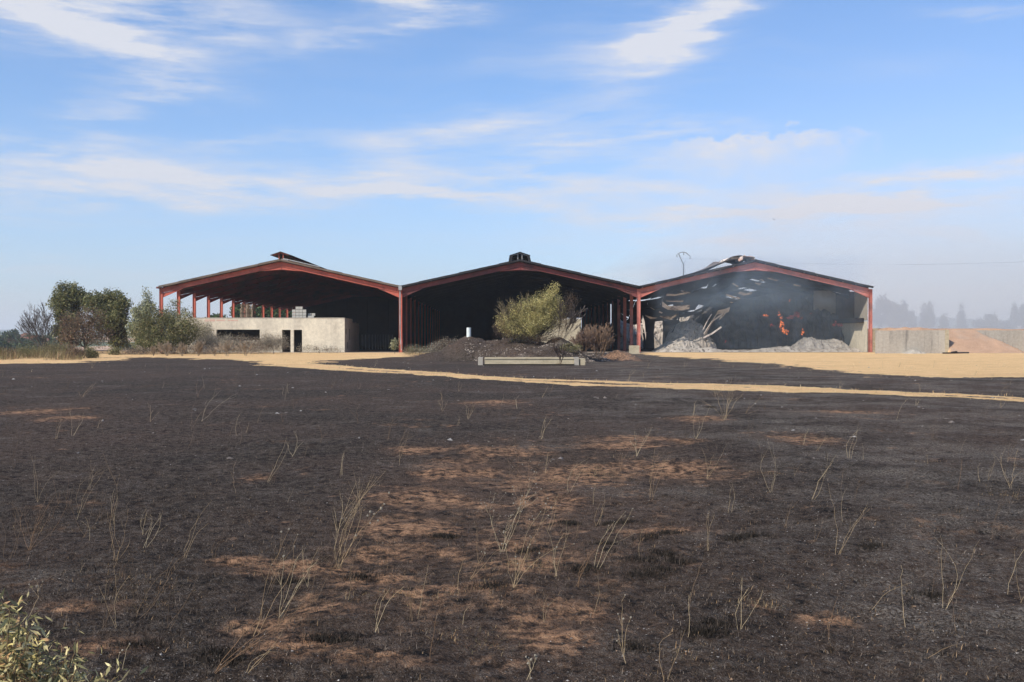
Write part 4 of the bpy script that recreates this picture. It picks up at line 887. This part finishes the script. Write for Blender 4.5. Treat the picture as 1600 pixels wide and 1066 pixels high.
def tree(name, label, cat, px, base_py, D, L, ncl, per, lsize, cols, group=None, seed=0, trunk_r=.16, spread=.22, depth=3, asp=.55, crown='crown', zbase=None):
    """L: lobes given as (px, py, rx_px, ry_px)"""
    rr = random.Random(seed); rng = np.random.default_rng(seed+100); m_ = D/F; b = P(px, base_py, D); zb = gz(b.x, D) if zbase is None else zbase
    root = empty(name, (b.x, D, zb), label, cat, group); inv = Matrix.Translation((-b.x, -D, -zb)); mb = MB(); LL = []
    for (lx, ly, rx, ry) in L:
        c = P(lx, ly, D+rr.uniform(-.25, .25)*rx*m_); LL.append((c.x, c.y, c.z, rx*m_, rx*m_*.85, ry*m_))
    low = min(l[2]-l[5]*.6 for l in LL); tips = []; base = Vector((b.x, D, zb-.15)); fork = Vector((b.x, D, max(zb+.3, zb+(low-zb)*.7)))
    mb.tube([base, base.lerp(fork, .5)+Vector((rr.uniform(-.1, .1), 0, 0)), fork], [trunk_r, trunk_r*.85, trunk_r*.7], 7)
    for l in LL:
        for _ in range(3):
            tgt = Vector((l[0]+rr.gauss(0, .35)*l[3], l[1]+rr.gauss(0, .35)*l[4], l[2]+rr.gauss(.1, .35)*l[5])); d = tgt-fork; branch(mb, rr, fork, d, d.length*.42, trunk_r*.42, depth-1, tips, .45, None, .1)
    o_ = mb.build('trunk', M['bark'], root); o_.matrix_parent_inverse = inv
    mb = MB(); C = lobes(rng, LL, ncl); leafcloud(mb, rng, C, per, spread, lsize, cols, asp); o_ = mb.build(crown, M['leaf'], root); o_.matrix_parent_inverse = inv
    return root

def bare_tree(label, px, base, D, fans, seed, r=.12, L=2.4, depth=4, name='bare_tree', cat='tree', group=None, col=(.06, .05, .05), spread=.38, up=.10):
    rr = random.Random(seed); b = P(px, base, D); zb = gz(b.x, D); root = empty(name, (b.x, D, zb), label, cat, group); inv = Matrix.Translation((-b.x, -D, -zb)); mb = MB(); tips = []
    for (dx, dz) in fans: branch(mb, rr, (b.x+rr.uniform(-.05, .05), D, zb-.1), (dx, rr.uniform(-.4, .4), dz), L*rr.uniform(.85, 1.1), r*rr.uniform(.6, 1), depth, tips, spread, col, up, (2, 3), .011, .6)
    o_ = mb.build('branches', M['stem'], root); o_.matrix_parent_inverse = inv; return root
bare_tree('leafless grey tree with fanned branches at the far left', 73, 546, 92, [(-.55, 1), (-.28, 1.1), (-.05, 1.2), (.14, 1.1), (.28, 1), (-.75, .8), (-.4, .8)], 3, .075, 1.75, 4, col=(.075, .065, .06), spread=.30)
tree('oak_tree', 'tallest round green oak at the left, beside the leafless tree', 'tree', 112, 548, 100, [(108, 462, 22, 19), (98, 476, 20, 17), (120, 470, 15, 16), (108, 500, 20, 22), (92, 520, 12, 14)], 520, 30, .10, GREEN, 'trees left of the sheds', 1, .25, .20)
tree('oak_tree', 'broad dark green oak left of the pale birch', 'tree', 182, 548, 98, [(150, 474, 20, 17), (178, 474, 24, 20), (190, 478, 13, 16), (172, 500, 26, 20), (186, 525, 16, 20)], 620, 30, .10, GREEN, 'trees left of the sheds', 2, .25, .20)
tree('scorched_tree', 'brown scorched tree in front of the broad oak', 'tree', 133, 549, 90, [(140, 500, 26, 18), (118, 512, 20, 20), (148, 525, 26, 20), (108, 530, 18, 16)], 380, 24, .065, BROWN+[(.12, .11, .06)], 'trees left of the sheds', 3, .12, .22)
tree('scorched_tree', 'thin scorched sapling left of the brown scorched tree', 'tree', 108, 549, 91, [(104, 500, 9, 14), (108, 525, 12, 18)], 90, 20, .06, BROWN, 'trees left of the sheds', 33, .10, .2)
tree('birch_tree', 'pale silvery green pointed birch left of the left shed', 'tree', 224, 548, 92, [(229, 465, 6, 13), (232, 482, 11, 13), (217, 490, 13, 14), (222, 515, 19, 20), (209, 512, 9, 16)], 330, 24, .085, PALE, 'trees left of the sheds', 4, .10, .16)
tree('leafy_sapling', 'thin leafy sapling climbing the first two columns of the left shed', 'sapling', 272, 548, 94, [(262, 490, 12, 9), (276, 480, 10, 12), (287, 492, 14, 10), (270, 500, 14, 8)], 110, 16, .07, OLIVE+PALE, None, 5, .05, .16)
tree('green_bush', 'big dark olive bush in front of the left shed corner', 'bush', 255, 552, 88, [(250, 500, 26, 16), (228, 520, 24, 22), (265, 518, 34, 24), (292, 515, 20, 18), (240, 535, 34, 14), (285, 535, 22, 14)], 820, 28, .07, OLIVE[1:]+GREEN[1:], None, 6, .08, .22)
tree('green_bush', 'small bright green bush by the sandy strip at the left', 'bush', 140, 566, 72, [(138, 548, 8, 6), (146, 552, 8, 6), (140, 556, 12, 5)], 90, 18, .055, OLIVE, None, 7, .03, .12)
tree('green_bush', 'small round olive bush right of the small bright green one', 'bush', 178, 556, 84, [(178, 550, 11, 6)], 60, 18, .055, OLIVE, None, 8, .03, .14)
for i, (px, py, rx, ry, D, lab, cols, dens) in enumerate([
    (6, 553, 24, 9, 74, 'tan scrub at the very left edge of the field', BROWN+OLIVE, 260), (48, 551, 26, 10, 75, 'olive scrub below the village houses', OLIVE, 260), (92, 549, 26, 12, 76, 'taller olive scrub below the leafless tree', OLIVE+BROWN[:1], 330), (118, 553, 14, 11, 71, 'brown twiggy scrub left of the small bright green bush', BROWN, 160),
    (315, 520, 20, 20, 91, 'grey green shrub against the left end of the pale hut', GREYD+OLIVE, 380), (345, 535, 32, 14, 90, 'dense grey dead brush below the long hut window', GREYD, 420), (392, 537, 34, 13, 90, 'brown tangled brush under the right part of the hut window', GREYD+BROWN, 420),
    (428, 535, 22, 16, 90, 'rounded pale grey brush beside the first hut doorway', GREYD, 360), (370, 545, 60, 9, 89, 'low purple grey burnt scrub along the foot of the hut brush', BROWN+GREYD, 380), (500, 546, 40, 6, 92, 'thin dry weeds along the foot of the hut wall', GREYD, 120),
    (290, 547, 50, 9, 87, 'low brown scrub below the big olive bush', BROWN+GREYD, 380), (215, 550, 28, 6, 86, 'low tan scrub left of the big olive bush', BROWN+GREYD, 160),
    (655, 548, 26, 6, 84, 'low dry weeds at the foot of the downpipe column', GREYD+OLIVE, 170), (700, 540, 22, 10, 70, 'dry tan shrub on the left flank of the burnt mound', GREYD+BROWN, 200), (683, 546, 14, 8, 76, 'grey dead shrub left of the mound shrub', GREYD, 110)]):
    tree('dry_brush', lab, 'brush', px, 552, D, [(px-rx*.4, py, rx*.6, ry), (px+rx*.4, py+1, rx*.6, ry*.9)], dens, 22, .05, cols, 'dry brush in front of the sheds', 40+i, .03, .16, 2, .28)
for i, (px, D, hpx, n_) in enumerate([(262, 80, 26, 9), (285, 80, 22, 7), (310, 80, 24, 8), (355, 79, 26, 6), (384, 79, 24, 6), (240, 80, 16, 6), (335, 80, 16, 5)]):
    bare_tree(['burnt leafless shrub below the middle of the olive bush', 'burnt leafless shrub right of the middle of the olive bush', 'burnt leafless shrub at the right end of the olive bush', 'wispy bare shrub under the left end of the hut window', 'wispy bare shrub under the right end of the hut window', 'small burnt shrub at the left of the bare shrub row', 'small burnt shrub between two wispy bare shrubs'][i], px, 565, D, [(random.uniform(-.5, .5), 1) for _ in range(n_)], 60+i, .02, hpx*D/F*.42, 3, 'bare_shrub', 'shrub', 'bare burnt shrubs by the sandy strip', (.26, .20, .14), .25)
tree('sapling', 'small green sapling at the foot of the downpipe between left and centre shed', 'sapling', 617, 552, 90, [(617, 536, 4.5, 8), (614, 540, 4, 5)], 40, 16, .06, PALE, None, 70, .03, .12)
# the bush on the mound
def P66(a_, b_): return (a_, b_)
tree('mound_bush', 'large yellow green bush leaning right on the burnt mound', 'bush', 842, 541, 64, [(820, 508, 44, 20), (830, 490, 38, 24), (850, 478, 28, 22), (862, 462, 12, 16), (868, 450, 8, 9), (812, 500, 26, 20), (795, 505, 20, 16), (850, 500, 32, 20), (830, 515, 28, 12), (872, 485, 12, 20)], 2100, 26, .036, [(.50, .42, .17), (.38, .34, .13), (.60, .50, .23), (.26, .25, .10)], None, 80, .09, .12, 3, .45)
tree('mound_bush', 'scorched brown lower skirt of twigs under the yellow green bush', 'bush', 836, 545, 63.4, [(800, 522, 22, 9), (785, 505, 11, 16), (838, 530, 30, 8), (880, 505, 14, 22), (868, 530, 18, 8), (892, 470, 7, 16), (778, 512, 8, 14)], 620, 22, .028, BROWN, None, 81, .04, .12, 3, .3)
bare_tree('bare twiggy branches fanning out right of the yellow green bush', 872, 545, 63.6, [(.15, 1), (.35, 1), (.6, .8)], 82, .018, 1.25, 3, 'bare_shrub', 'shrub', None, (.09, .07, .055), .3)
bare_tree('bare twigs sticking out of the top left of the yellow green bush', 815, 530, 63.8, [(-.4, 1), (-.1, 1), (.1, 1), (-.7, .8)], 83, .02, 1.3, 4, 'bare_shrub', 'shrub', None, (.15, .12, .07), .3)
bare_tree('reddish brown burnt thicket at the right end of the mound', 935, 560, 62, [(random.uniform(-.7, .7), 1) for _ in range(11)], 84, .011, .85, 4, 'bare_shrub', 'shrub', None, (.26, .17, .11), .3)
bare_tree('reddish brown burnt thicket between the mound and the trough end', 910, 562, 60.5, [(random.uniform(-.7, .7), 1) for _ in range(10)], 85, .012, .6, 4, 'bare_shrub', 'shrub', None, (.17, .11, .08), .3)
tree('green_bush', 'low yellowish shrub on the mound just behind the right part of the trough', 'bush', 882, 556, 60.5, [(882, 546, 13, 8), (900, 543, 12, 5)], 110, 18, .03, OLIVE, None, 86, .02, .09)
bare_tree('thin charred sapling in front of the right part of the trough', 876, 574, 53, [(.0, 1), (.15, 1), (-.15, 1)], 87, .014, .55, 3, 'bare_shrub', 'shrub', None, (.05, .035, .03), .25)
bare_tree('grey wispy branches hanging over the white wall right of the bush', 878, 548, 65, [(.9, .7), (.6, .9), (1.0, .4)], 88, .02, 1.0, 4, 'bare_shrub', 'shrub', None, (.16, .13, .11), .35)

# ------------------------------------------------------------------ trees, houses and poles beyond
for i, (px, py, rx, ry, D) in enumerate([(-4, 540, 12, 12, 300), (14, 533, 14, 11, 330), (22, 527, 7, 8, 360), (34, 540, 12, 9, 300), (48, 531, 8, 6, 380), (60, 538, 12, 8, 320), (75, 536, 10, 9, 350), (2, 545, 14, 7, 250), (45, 546, 16, 5, 250), (88, 540, 10, 8, 330), (196, 545, 12, 6, 300)]):
    tree('valley_tree', ['round','broad','upright','dark','small','low','bushy','wide','low flat','leafy','shaded'][i]+' green valley tree, '+['leftmost of all','third from the left edge','highest crown at the left','over the narrow village house','beyond the long farmhouse','left of the leafless tree','behind the leafless tree','in the lower left corner of the valley','below the village house','right of the leafless tree','between the broad oak and birch'][i], 'tree', px, 560, D, [(px, py, rx, ry), (px+rx*.4, py+2, rx*.6, ry*.8)], 110, 22, .42, [(.06, .085, .04), (.045, .065, .035), (.08, .10, .045)], 'trees in the valley at the left', 200+i, .2, .6, 1)
for i, (px, py, rx, ry) in enumerate([(372, 487, 8, 12), (410, 485, 16, 12), (432, 486, 14, 11), (448, 490, 10, 9), (395, 492, 10, 8), (340, 500, 10, 3)]):
    tree('far_tree', ['green tree seen behind the left end of the pallet stack','bushy green tree seen just right of the pallet stack','green tree seen left of the tall block stack','green tree seen behind the tall block stack','green tree hidden low behind the pallet stack','low tree top just showing over the left part of the hut'][i], 'tree', px, 530, 190, [(px, py, rx, ry), (px+rx*.3, py+8, rx, ry)], 130, 22, .25, [(.075, .12, .04), (.055, .09, .03), (.10, .14, .05)], 'trees behind the left shed', 230+i, .2, .4, 1)
def house(px, py, D, w, h, rz, label):
    c = P(px, py, D); z0 = c.z-h; root = empty('village_house', (c.x, D, z0), label, 'house', 'village houses in the valley', rz)
    mb = MB(); mb.box(-w/2, w/2, 0, w*.8, -6, h); mb.build('wall', M['plaster_far'], root)
    mb = MB(); ov = .4; mb.prism([(-w/2-ov, h), (w/2+ov, h), (0, h+w*.24)], -ov, w*.8+ov); mb.build('roof', M['tile_far'], root)
    for s in (-1, 1): mb = MB(); mb.box(s*w*.22-.5, s*w*.22+.5, -.06, .02, h*.4, h*.75); mb.build('window', M['soot'], root)
for (px, py, D, w, h, rz, lab) in [(53, 537, 330, 11, 4.5, .2, 'village house with a reddish roof, nearest to the leafless tree'), (32, 534, 350, 7, 5, -.3, 'narrow pale village house between the round valley trees'), (25, 530, 480, 8, 5, .1, 'small pale village house high among the valley trees'), (4, 540, 300, 5, 4, 0, 'small white house at the very left edge'), (38, 529, 520, 12, 4, .3, 'long pale farmhouse below the distant pink field')]:
    house(px, py, D, w, h, rz, lab)
# hazy conifers and round trees beyond the walls on the right
HZ_T = [(1378, 476, 9, 13, 0), (1392, 482, 9, 12, 0), (1372, 495, 14, 12, 0), (1398, 500, 14, 14, 0), (1404, 486, 5, 10, 1), (1413, 484, 5, 12, 1), (1425, 498, 6, 14, 1), (1444, 492, 5, 14, 1), (1453, 490, 5, 16, 1), (1475, 505, 6, 12, 1), (1502, 495, 7, 18, 1), (1536, 506, 18, 7, 0), (1547, 500, 8, 7, 0), (1565, 510, 14, 6, 0), (1585, 490, 6, 14, 1), (1598, 488, 8, 14, 1), (1568, 512, 10, 6, 0)]
for i, (px, py, rx, ry, con) in enumerate(HZ_T):
    D = 420+(i % 4)*35
    if con: L = [(px, py-ry*.5, rx*.35, ry*.6), (px, py+ry*.2, rx*.7, ry*.6), (px, py+ry*.9, rx, ry*.6)]
    else: L = [(px, py, rx, ry), (px+rx*.5, py+ry*.5, rx*.8, ry*.8)]
    tree('misty_tree', ('pointed conifer' if con else 'rounded tree')+' fading in the smoke beyond the retaining walls, number '+['one','two','three','four','five','six','seven','eight','nine','ten','eleven','twelve','thirteen','fourteen','fifteen','sixteen','seventeen'][sorted(range(len(HZ_T)), key=lambda q: HZ_T[q][0]).index(i)]+' from the left', 'tree', px, 525, D, L, 100, 22, .42, BLUEG, 'conifers in the smoke at the right' if con else 'round trees in the smoke at the right', 260+i, .2, .7, 1, zbase=-8)
volume_box('smoke_bank', 44, 900, 170, 420, -15, 30, .0050, (1.0, .975, .965), 'pale smoke drifting over the land beyond the retaining walls', 'smoke')

def pole(px, top, D, label):
    b = P(px, top, D); zb = gz(b.x, D); root = empty('power_pole', (b.x, D, zb), label, 'power pole'); h = b.z-zb
    mb = MB(); mb.tube([(0, 0, 0), (0, 0, h-1.75)], [.16, .10], 8); mb.build('pole', M['barrier'], root)
    mb = MB(); mb.obox((0, 0, h-1.9), (-.75, 0, h-.25), .09, .12); mb.obox((0, 0, h-1.8), (.35, 0, h-1.25), .05, .05)
    arc = [(-.75, 0, h-.25), (-.45, 0, h-.06), (0, 0, h), (.4, 0, h-.12), (.85, 0, h-.5), (1.0, 0, h-.62)]; mb.tube(arc, .05, 6); mb.build('crossarm', M['barrier'], root)
    for (x, z) in ((-1.0, h-.55), (.02, h-.30), (1.0, h-.9)):
        mb = MB(); mb.tube([(x, 0, z+.28), (x, 0, z-.05), (x, 0, z-.18)], [.03, .06, .05], 6); mb.build('insulator', M['barrier'], root)
    mb = MB(); mb.obox((-.75, 0, h-.25), (-1.0, 0, h-.3), .05, .05); mb.build('arm_stub', M['barrier'], root)
    return Vector((b.x, D, zb+h))
t1 = pole(1068, 394, 150, 'power pole with arched crossarm behind the right shed')
for s in (-1.0, .02, 1.0):
    a0 = t1+Vector((s, 0, -.9)); 
    for (end, sag) in ((Vector((t1.x-58, 205, t1.z-3.5)), 1.6), (Vector((t1.x+75, 120, t1.z-.6)), 2.0)):
        pts = [a0.lerp(end+Vector((s, 0, 0)), f)-Vector((0, 0, 4*sag*f*(1-f))) for f in np.linspace(0, 1, 14)]; mb = MB(); mb.tube(pts, .003, 3)
        tag(mb.build('power_line', M['sheet_dark']), 'thin overhead line from the %s insulator running %s' % ({-1.0: 'left', .02: 'middle', 1.0: 'right'}[s], 'left over the centre shed' if end.x < t1.x else 'right over the right shed'), 'power line', 'overhead power lines')
# a bird high over the right shed
c = P(1210, 343, 90); mb = MB(); mb.add([(0, -.12, 0), (0, .10, 0), (.05, 0, .02), (-.05, 0, .02), (.22, -.02, .06), (-.2, .03, .07), (.2, .06, .06), (-.18, .1, .06), (0, 0, -.05)], t=[(0, 2, 8), (2, 1, 8), (1, 3, 8), (3, 0, 8), (0, 2, 3), (2, 1, 3), (2, 4, 6), (3, 7, 5), (2, 6, 1), (3, 1, 7)])
b_ = mb.build('bird', M['soot']); b_.location = c; tag(b_, 'tiny dark bird flying high above the right shed', 'bird')

# ------------------------------------------------------------------ smoke in the right shed
def smk(t, pv):
    co = t.n('ShaderNodeTexCoord').outputs['Object']; n = t.noise(t.vmul(co, (.22, .2, .26)), 1.0, 4, .6, dist=.8)
    sp = t.n('ShaderNodeSeparateXYZ'); t.link(co, sp.inputs[0]); cx_ = P(1170, 430, 98).x
    g1 = t.m('EXPONENT', t.m('MULTIPLY', -1.0, t.m('ADD', t.m('POWER', t.m('ABSOLUTE', t.m('DIVIDE', t.m('SUBTRACT', sp.outputs[0], cx_), 7.0)), 2.0), t.m('POWER', t.m('ABSOLUTE', t.m('DIVIDE', t.m('SUBTRACT', sp.outputs[2], 6.2), 2.8)), 2.0))))
    d_ = t.m('MULTIPLY', t.mr(n, .36, .70, .15, 1.0, smooth=True), t.m('ADD', .028, t.m('MULTIPLY', g1, .105)))
    t.link(d_, pv.inputs['Density'])
volume_box('smoke', P(1010, 540, 100).x, P(1320, 540, 100).x, 92.6, 101.9, .35, 9.4, .1, (.68, .84, 1.0), 'blue grey smoke curling under the front of the right shed roof', 'smoke', smk)

# ------------------------------------------------------------------ dead weed stalks in the near field
SC = [(.30, .22, .13), (.17, .115, .07), (.40, .31, .19), (.11, .075, .05)]
def weed(px, base, tops, label=None, r=.0014, heads=0, twig=2, seed=0, col=None, group=None, name='dead_weed', ht=.0):
    """one plant: base pixel, list of (px,py) stem tips, drawn at the plant's own distance"""
    rr = random.Random(seed); b = G(px, base); D = b.y; z0 = gz(b.x, D); root_z = z0-.01; mb = MB(); hb = []
    r = r*max(1, D/9)**.55; col = col or rr.choice(SC)
    for (tx, ty) in tops:
        e = P(tx, ty, D+rr.uniform(-.05, .05)*D*.3); e.z = max(e.z, z0+.06); s = Vector((b.x+rr.uniform(-.015, .015), D+rr.uniform(-.02, .02), root_z)); L = (e-s).length
        side = Vector((rr.gauss(0, .07), rr.gauss(0, .07), rr.gauss(.06, .05)))*L; pts = []
        for i in range(8):
            f = i/7; q = s.lerp(e, f)+side*math.sin(f*math.pi)+Vector((rr.gauss(0, .012), rr.gauss(0, .012), 0))*L; pts.append(q)
        mb.tube(pts, np.linspace(r, r*.4, 8), 4, np.array(col)*rr.uniform(.8, 1.15))
        for _ in range(twig):
            i = rr.randint(3, 6); d = (pts[i+1]-pts[i]).normalized()+Vector((rr.gauss(0, .5), rr.gauss(0, .5), rr.gauss(.1, .3))); q0 = pts[i]; L2 = L*rr.uniform(.10, .25)
            q = [q0, q0+d*L2*.5, q0+d*L2+Vector((0, 0, L2*.15))]; mb.tube(q, [r*.5, r*.4, r*.3], 3, col)
            if heads: hb.append(q[-1])
        if heads: hb.append(pts[-1])
    root = empty(name, (b.x, D, z0), label or 'thin dead weed stalk standing in the burnt field', 'weed', group); inv = Matrix.Translation((-b.x, -D, -z0))
    o_ = mb.build('stems', M['stem'], root); o_.matrix_parent_inverse = inv
    if heads:
        hm = MB()
        for i, q in enumerate(hb): lump(hm, q, .0048*heads*rr.uniform(.6, 1.2)*max(1, D/9)**.5, i+seed, col=(.26, .23, .18))
        o_ = hm.build('seed_heads', M['stem'], root); o_.matrix_parent_inverse = inv; o_['kind'] = 'stuff'
WEEDS = [
 (527, 880, [(570, 772), (590, 745), (600, 735), (560, 770), (583, 740), (556, 752)], 'tall dead weed leaning right with a feathered plume, left of the orange soil', 0, 4),
 (527, 882, [(603, 788), (596, 795), (580, 800)], 'short dead weed with a round seed head leaning right below the feathered plume', 1.6, 2),
 (785, 860, [(800, 805), (826, 765), (815, 790), (770, 780), (760, 790), (835, 770)], 'bushy branching dead weed with many seed heads in the middle of the field', 1, 5),
 (812, 785, [(765, 690), (830, 695), (845, 720), (806, 680), (800, 760)], 'dead weed with wide forked branches above the bushy weed', 1, 3),
 (802, 925, [(857, 805), (830, 840), (870, 855), (790, 830), (845, 800), (805, 850)], 'dead weed fan rising from the pale tuft in the middle', 1, 3),
 (397, 1000, [(452, 826), (460, 835), (440, 870)], 'two long straight dead stems crossing in the left foreground', 1, 1),
 (437, 965, [(470, 862), (484, 885), (500, 870), (445, 860)], 'clump of thin upright stems left of the crossing pair', 0, 2),
 (335, 1066, [(485, 945), (470, 950), (440, 985), (410, 1000), (480, 960)], 'long bent straws sweeping right at the bottom left', 0, 2),
 (383, 1062, [(440, 990), (430, 1010), (420, 1020)], 'pale straws at the bottom edge right of the sweeping ones', 0, 1),
 (183, 882, [(167, 800), (180, 775), (197, 790), (203, 835), (188, 740)], 'forked dead weed with a reddish foot in the left field', 0, 1),
 (226, 860, [(255, 802), (250, 800), (240, 815)], 'short curved yellow straw leaning right of the forked weed', 0, 1),
 (48, 855, [(40, 790), (75, 770), (85, 775), (100, 770), (60, 800), (95, 780), (36, 800)], 'tangled brownish dead shrub in the left field', 0, 3),
 (43, 968, [(56, 905)], 'single stem with a drooping brown flower head above the leafy bush', 1.2, 3),
 (178, 950, [(177, 880)], 'thin stem with a pinkish base right of the leafy bush', 0, 1),
 (189, 1055, [(188, 1020), (202, 1006)], 'crooked short stem with a pale tip beside the leafy bush', 1, 1),
 (672, 1045, [(690, 942)], 'curved tall single stem in the bottom middle', 0, 1),
 (712, 922, [(727, 872)], 'short straight stem near the middle of the orange soil', 0, 1),
 (733, 905, [(758, 865), (785, 850)], 'leaning pale stems pointing to the middle weed fan', 1, 2),
 (932, 890, [(960, 815), (990, 795), (975, 800)], 'tall pale weed leaning right, right of the middle weed fan', .6, 2),
 (901, 915, [(920, 865), (960, 830), (915, 870)], 'thin stems leaning right below the tall pale weed', 0, 2),
 (976, 1040, [(975, 930), (985, 965), (966, 985)], 'dark forked stem with a brown tip in the lower middle', 1, 1),
 (1042, 1066, [(1052, 990), (1070, 985)], 'yellowish forked stem at the bottom edge right of the middle', 0, 1),
 (824, 1066, [(826, 1028), (838, 1030)], 'short yellow stem with a cluster of pods at the bottom middle', 1.2, 3),
 (1292, 997, [(1310, 930)], 'leaning thin stem in the right foreground', 0, 1),
 (1360, 950, [(1423, 911)], 'low straight straw pointing right in the right foreground', 1, 0),
 (1445, 1022, [(1495, 1013)], 'brown straw lying nearly flat in the right foreground', 0, 0),
 (1205, 770, [(1203, 700), (1208, 695), (1212, 740)], 'slim dead stems standing alone in the right field', 0, 2),
 (1494, 765, [(1503, 713)], 'single bent twig near the right edge', 0, 0),
 (1578, 762, [(1550, 705), (1572, 700), (1598, 735), (1590, 700)], 'forked dead twigs at the right edge', 0, 1),
 (1017, 775, [(1030, 705), (1040, 715), (1024, 700), (1048, 712)], 'dense upright stems above the tall pale weed', 0, 2),
 (995, 715, [(1020, 668), (992, 675), (1010, 680), (985, 690)], 'pale branching weed with a white tip in the middle distance', .8, 2),
 (970, 735, [(962, 705), (975, 698), (985, 700)], 'small twiggy weed left of the white tipped one', .6, 2),
 (1132, 657, [(1115, 612), (1125, 605), (1140, 600), (1152, 608), (1160, 615), (1100, 628), (1146, 602), (1120, 610), (1135, 600)], 'round yellowish bush of fine stems just below the track', .5, 5),
 (1165, 650, [(1172, 628), (1200, 615), (1185, 640)], 'sparse stems right of the round yellowish bush', 0, 2),
 (457, 715, [(448, 690), (461, 675), (475, 690)], 'small forked pale weed in the left middle distance', 0, 1),
 (561, 662, [(545, 640), (561, 630)], 'straight white stem with one side branch in the middle distance', 0, 1),
 (234, 660, [(230, 630), (240, 640), (247, 645)], 'small yellow tuft of stems at the left middle distance', 0, 2),
 (128, 622, [(150, 598), (145, 600), (155, 604), (122, 610)], 'yellow leaning grass spray in the far left field', 0, 2),
 (316, 660, [(322, 628), (345, 610), (370, 615)], 'long arching pale stem at the left middle distance', 0, 1),
 (308, 622, [(310, 590), (322, 600)], 'forked white stem in the far left field', 0, 1),
 (692, 643, [(690, 620), (700, 625), (686, 628)], 'grey twiggy weed above the left orange strip', 0, 3),
 (731, 652, [(725, 628), (738, 628), (742, 640)], 'grey twiggy weed right of its twin above the orange strip', 0, 3),
 (808, 640, [(812, 618), (804, 622)], 'yellowish stem tuft centred below the track', 0, 2),
]
for i, (px, base, tops, lab, heads, tw) in enumerate(WEEDS): weed(px, min(base, 1064), tops, lab, heads=heads, twig=tw, seed=300+i, col=[(.38, .28, .165), (.29, .20, .115), (.45, .36, .23), (.23, .14, .08)][i % 4])
rr = random.Random(77)
for i in range(225):
    py = 574+ (rr.random()**1.9)*440; px = rr.uniform(0, 1600)
    g_ = G(px, py); h = rr.uniform(.12, .55); hp = h*F/g_.y
    k_ = rr.randint(1, 3); tops = [(px+rr.uniform(-.15, .5)*hp, py-hp*rr.uniform(.6, 1)) for _ in range(k_)]
    zone = ('far left', 'left', 'middle', 'right', 'far right')[min(4, int(px//320))]; band = 'close below the track' if py < 640 else ('in the middle distance' if py < 720 else ('nearer in the field' if py < 850 else 'in the foreground'))
    weed(px, py, tops, '%s dead stalk with %s on burnt ground %s, %s' % ('short' if h < .28 else ('knee high' if h < .42 else 'tall'), ('one stem', 'two stems', 'three stems')[k_-1], band, zone), r=.0014, twig=rr.randint(0, 2), seed=600+i, group='thin dead stalks scattered over the burnt field', name='dead_stalk')

# ------------------------------------------------------------------ leafy bush at the lower left corner
bb = G(40, 1066); bD = 3.75; bx = P(20, 1000, bD).x; bz = gz(bx, bD)
root = empty('leafy_bush', (bx, bD, bz), 'olive green bush with narrow leaves in the bottom left corner', 'bush'); inv = Matrix.Translation((-bx, -bD, -bz))
rr = random.Random(12); mb = MB(); tips = []
TOPS = [(8, 955), (15, 950), (28, 948), (5, 975), (30, 975), (45, 990), (20, 1000), (60, 995), (10, 1020), (40, 1025), (60, 1020), (75, 1050), (105, 1025), (118, 1018), (95, 1035), (120, 1045), (85, 1055), (112, 1055), (165, 1052), (180, 1058), (-15, 960), (-30, 980), (-20, 1010), (0, 1040), (25, 1050), (50, 1060), (130, 1062), (-45, 960), (-60, 1000)]
for (a_, b_) in TOPS:
    e = P(a_, b_, bD+rr.uniform(-.25, .2)); s = Vector((bx+(e.x-bx)*.45+rr.uniform(-.03, .03), e.y+rr.uniform(-.06, .06), bz-.02)); mid = s.lerp(e, .55)+Vector((rr.uniform(-.03, .03), 0, .03)); pts = [s, s.lerp(mid, .5), mid, mid.lerp(e, .5)+Vector((0, 0, .008)), e]
    mb.tube(pts, [.005, .0045, .004, .003, .002], 5, (.16, .11, .06))
    for q in range(13): f = .25+.75*q/12; i_ = min(int(f*4), 3); tips.append(pts[i_].lerp(pts[i_+1], f*4-i_))
o_ = mb.build('twigs', M['stem'], root); o_.matrix_parent_inverse = inv
lm = []
for v_, c in enumerate([(.66, .54, .22), (.50, .42, .16), (.74, .62, .30), (.25, .22, .10), (.48, .30, .14)]):
    mbl = MB(); n = 6; xs = np.linspace(0, 1, n); w_ = .105*np.sin(np.clip(xs*1.02, 0, 1)*math.pi)**.7; V = []
    for x, w in zip(xs, w_): V += [(x, -w, .12*x*x*(-1)**v_*1.0+w*.5), (x, 0, .12*x*x*(-1)**v_), (x, w, .12*x*x*(-1)**v_+w*.5)]
    q = [(3*i+j, 3*i+3+j, 3*i+4+j, 3*i+1+j) for i in range(n-1) for j in (0, 1)]; mbl.add(V, q, col=c); lm.append(mbl.mesh('leaf', M['leaf']))
n_l = 0; extra = MB(); er = np.random.default_rng(8)
for q in tips:
    for _ in range(2 if n_l < 290 else 1):
        if n_l >= 295: break
        d = Vector((rr.gauss(0, 1), rr.gauss(0, 1)-.3, rr.gauss(.3, .6))).normalized(); o_ = bpy.data.objects.new('leaf', rr.choice(lm)); COL.objects.link(o_); o_.parent = root; o_.matrix_parent_inverse = inv
        o_.location = q; o_.rotation_euler = (rr.uniform(0, 6.28), -math.asin(max(-1, min(1, d.z))), math.atan2(d.y, d.x)); s_ = rr.uniform(.032, .055); o_.scale = (s_, s_, s_); n_l += 1
C = np.array([tuple(q) for q in tips]); leafcloud(extra, er, C, 8, .035, .02, [(.50, .43, .20), (.38, .33, .15), (.58, .49, .26), (.17, .16, .08), (.4, .25, .13)], .25)
o_ = extra.build('small_leaves', M['leaf'], root); o_.matrix_parent_inverse = inv; o_['kind'] = 'stuff'
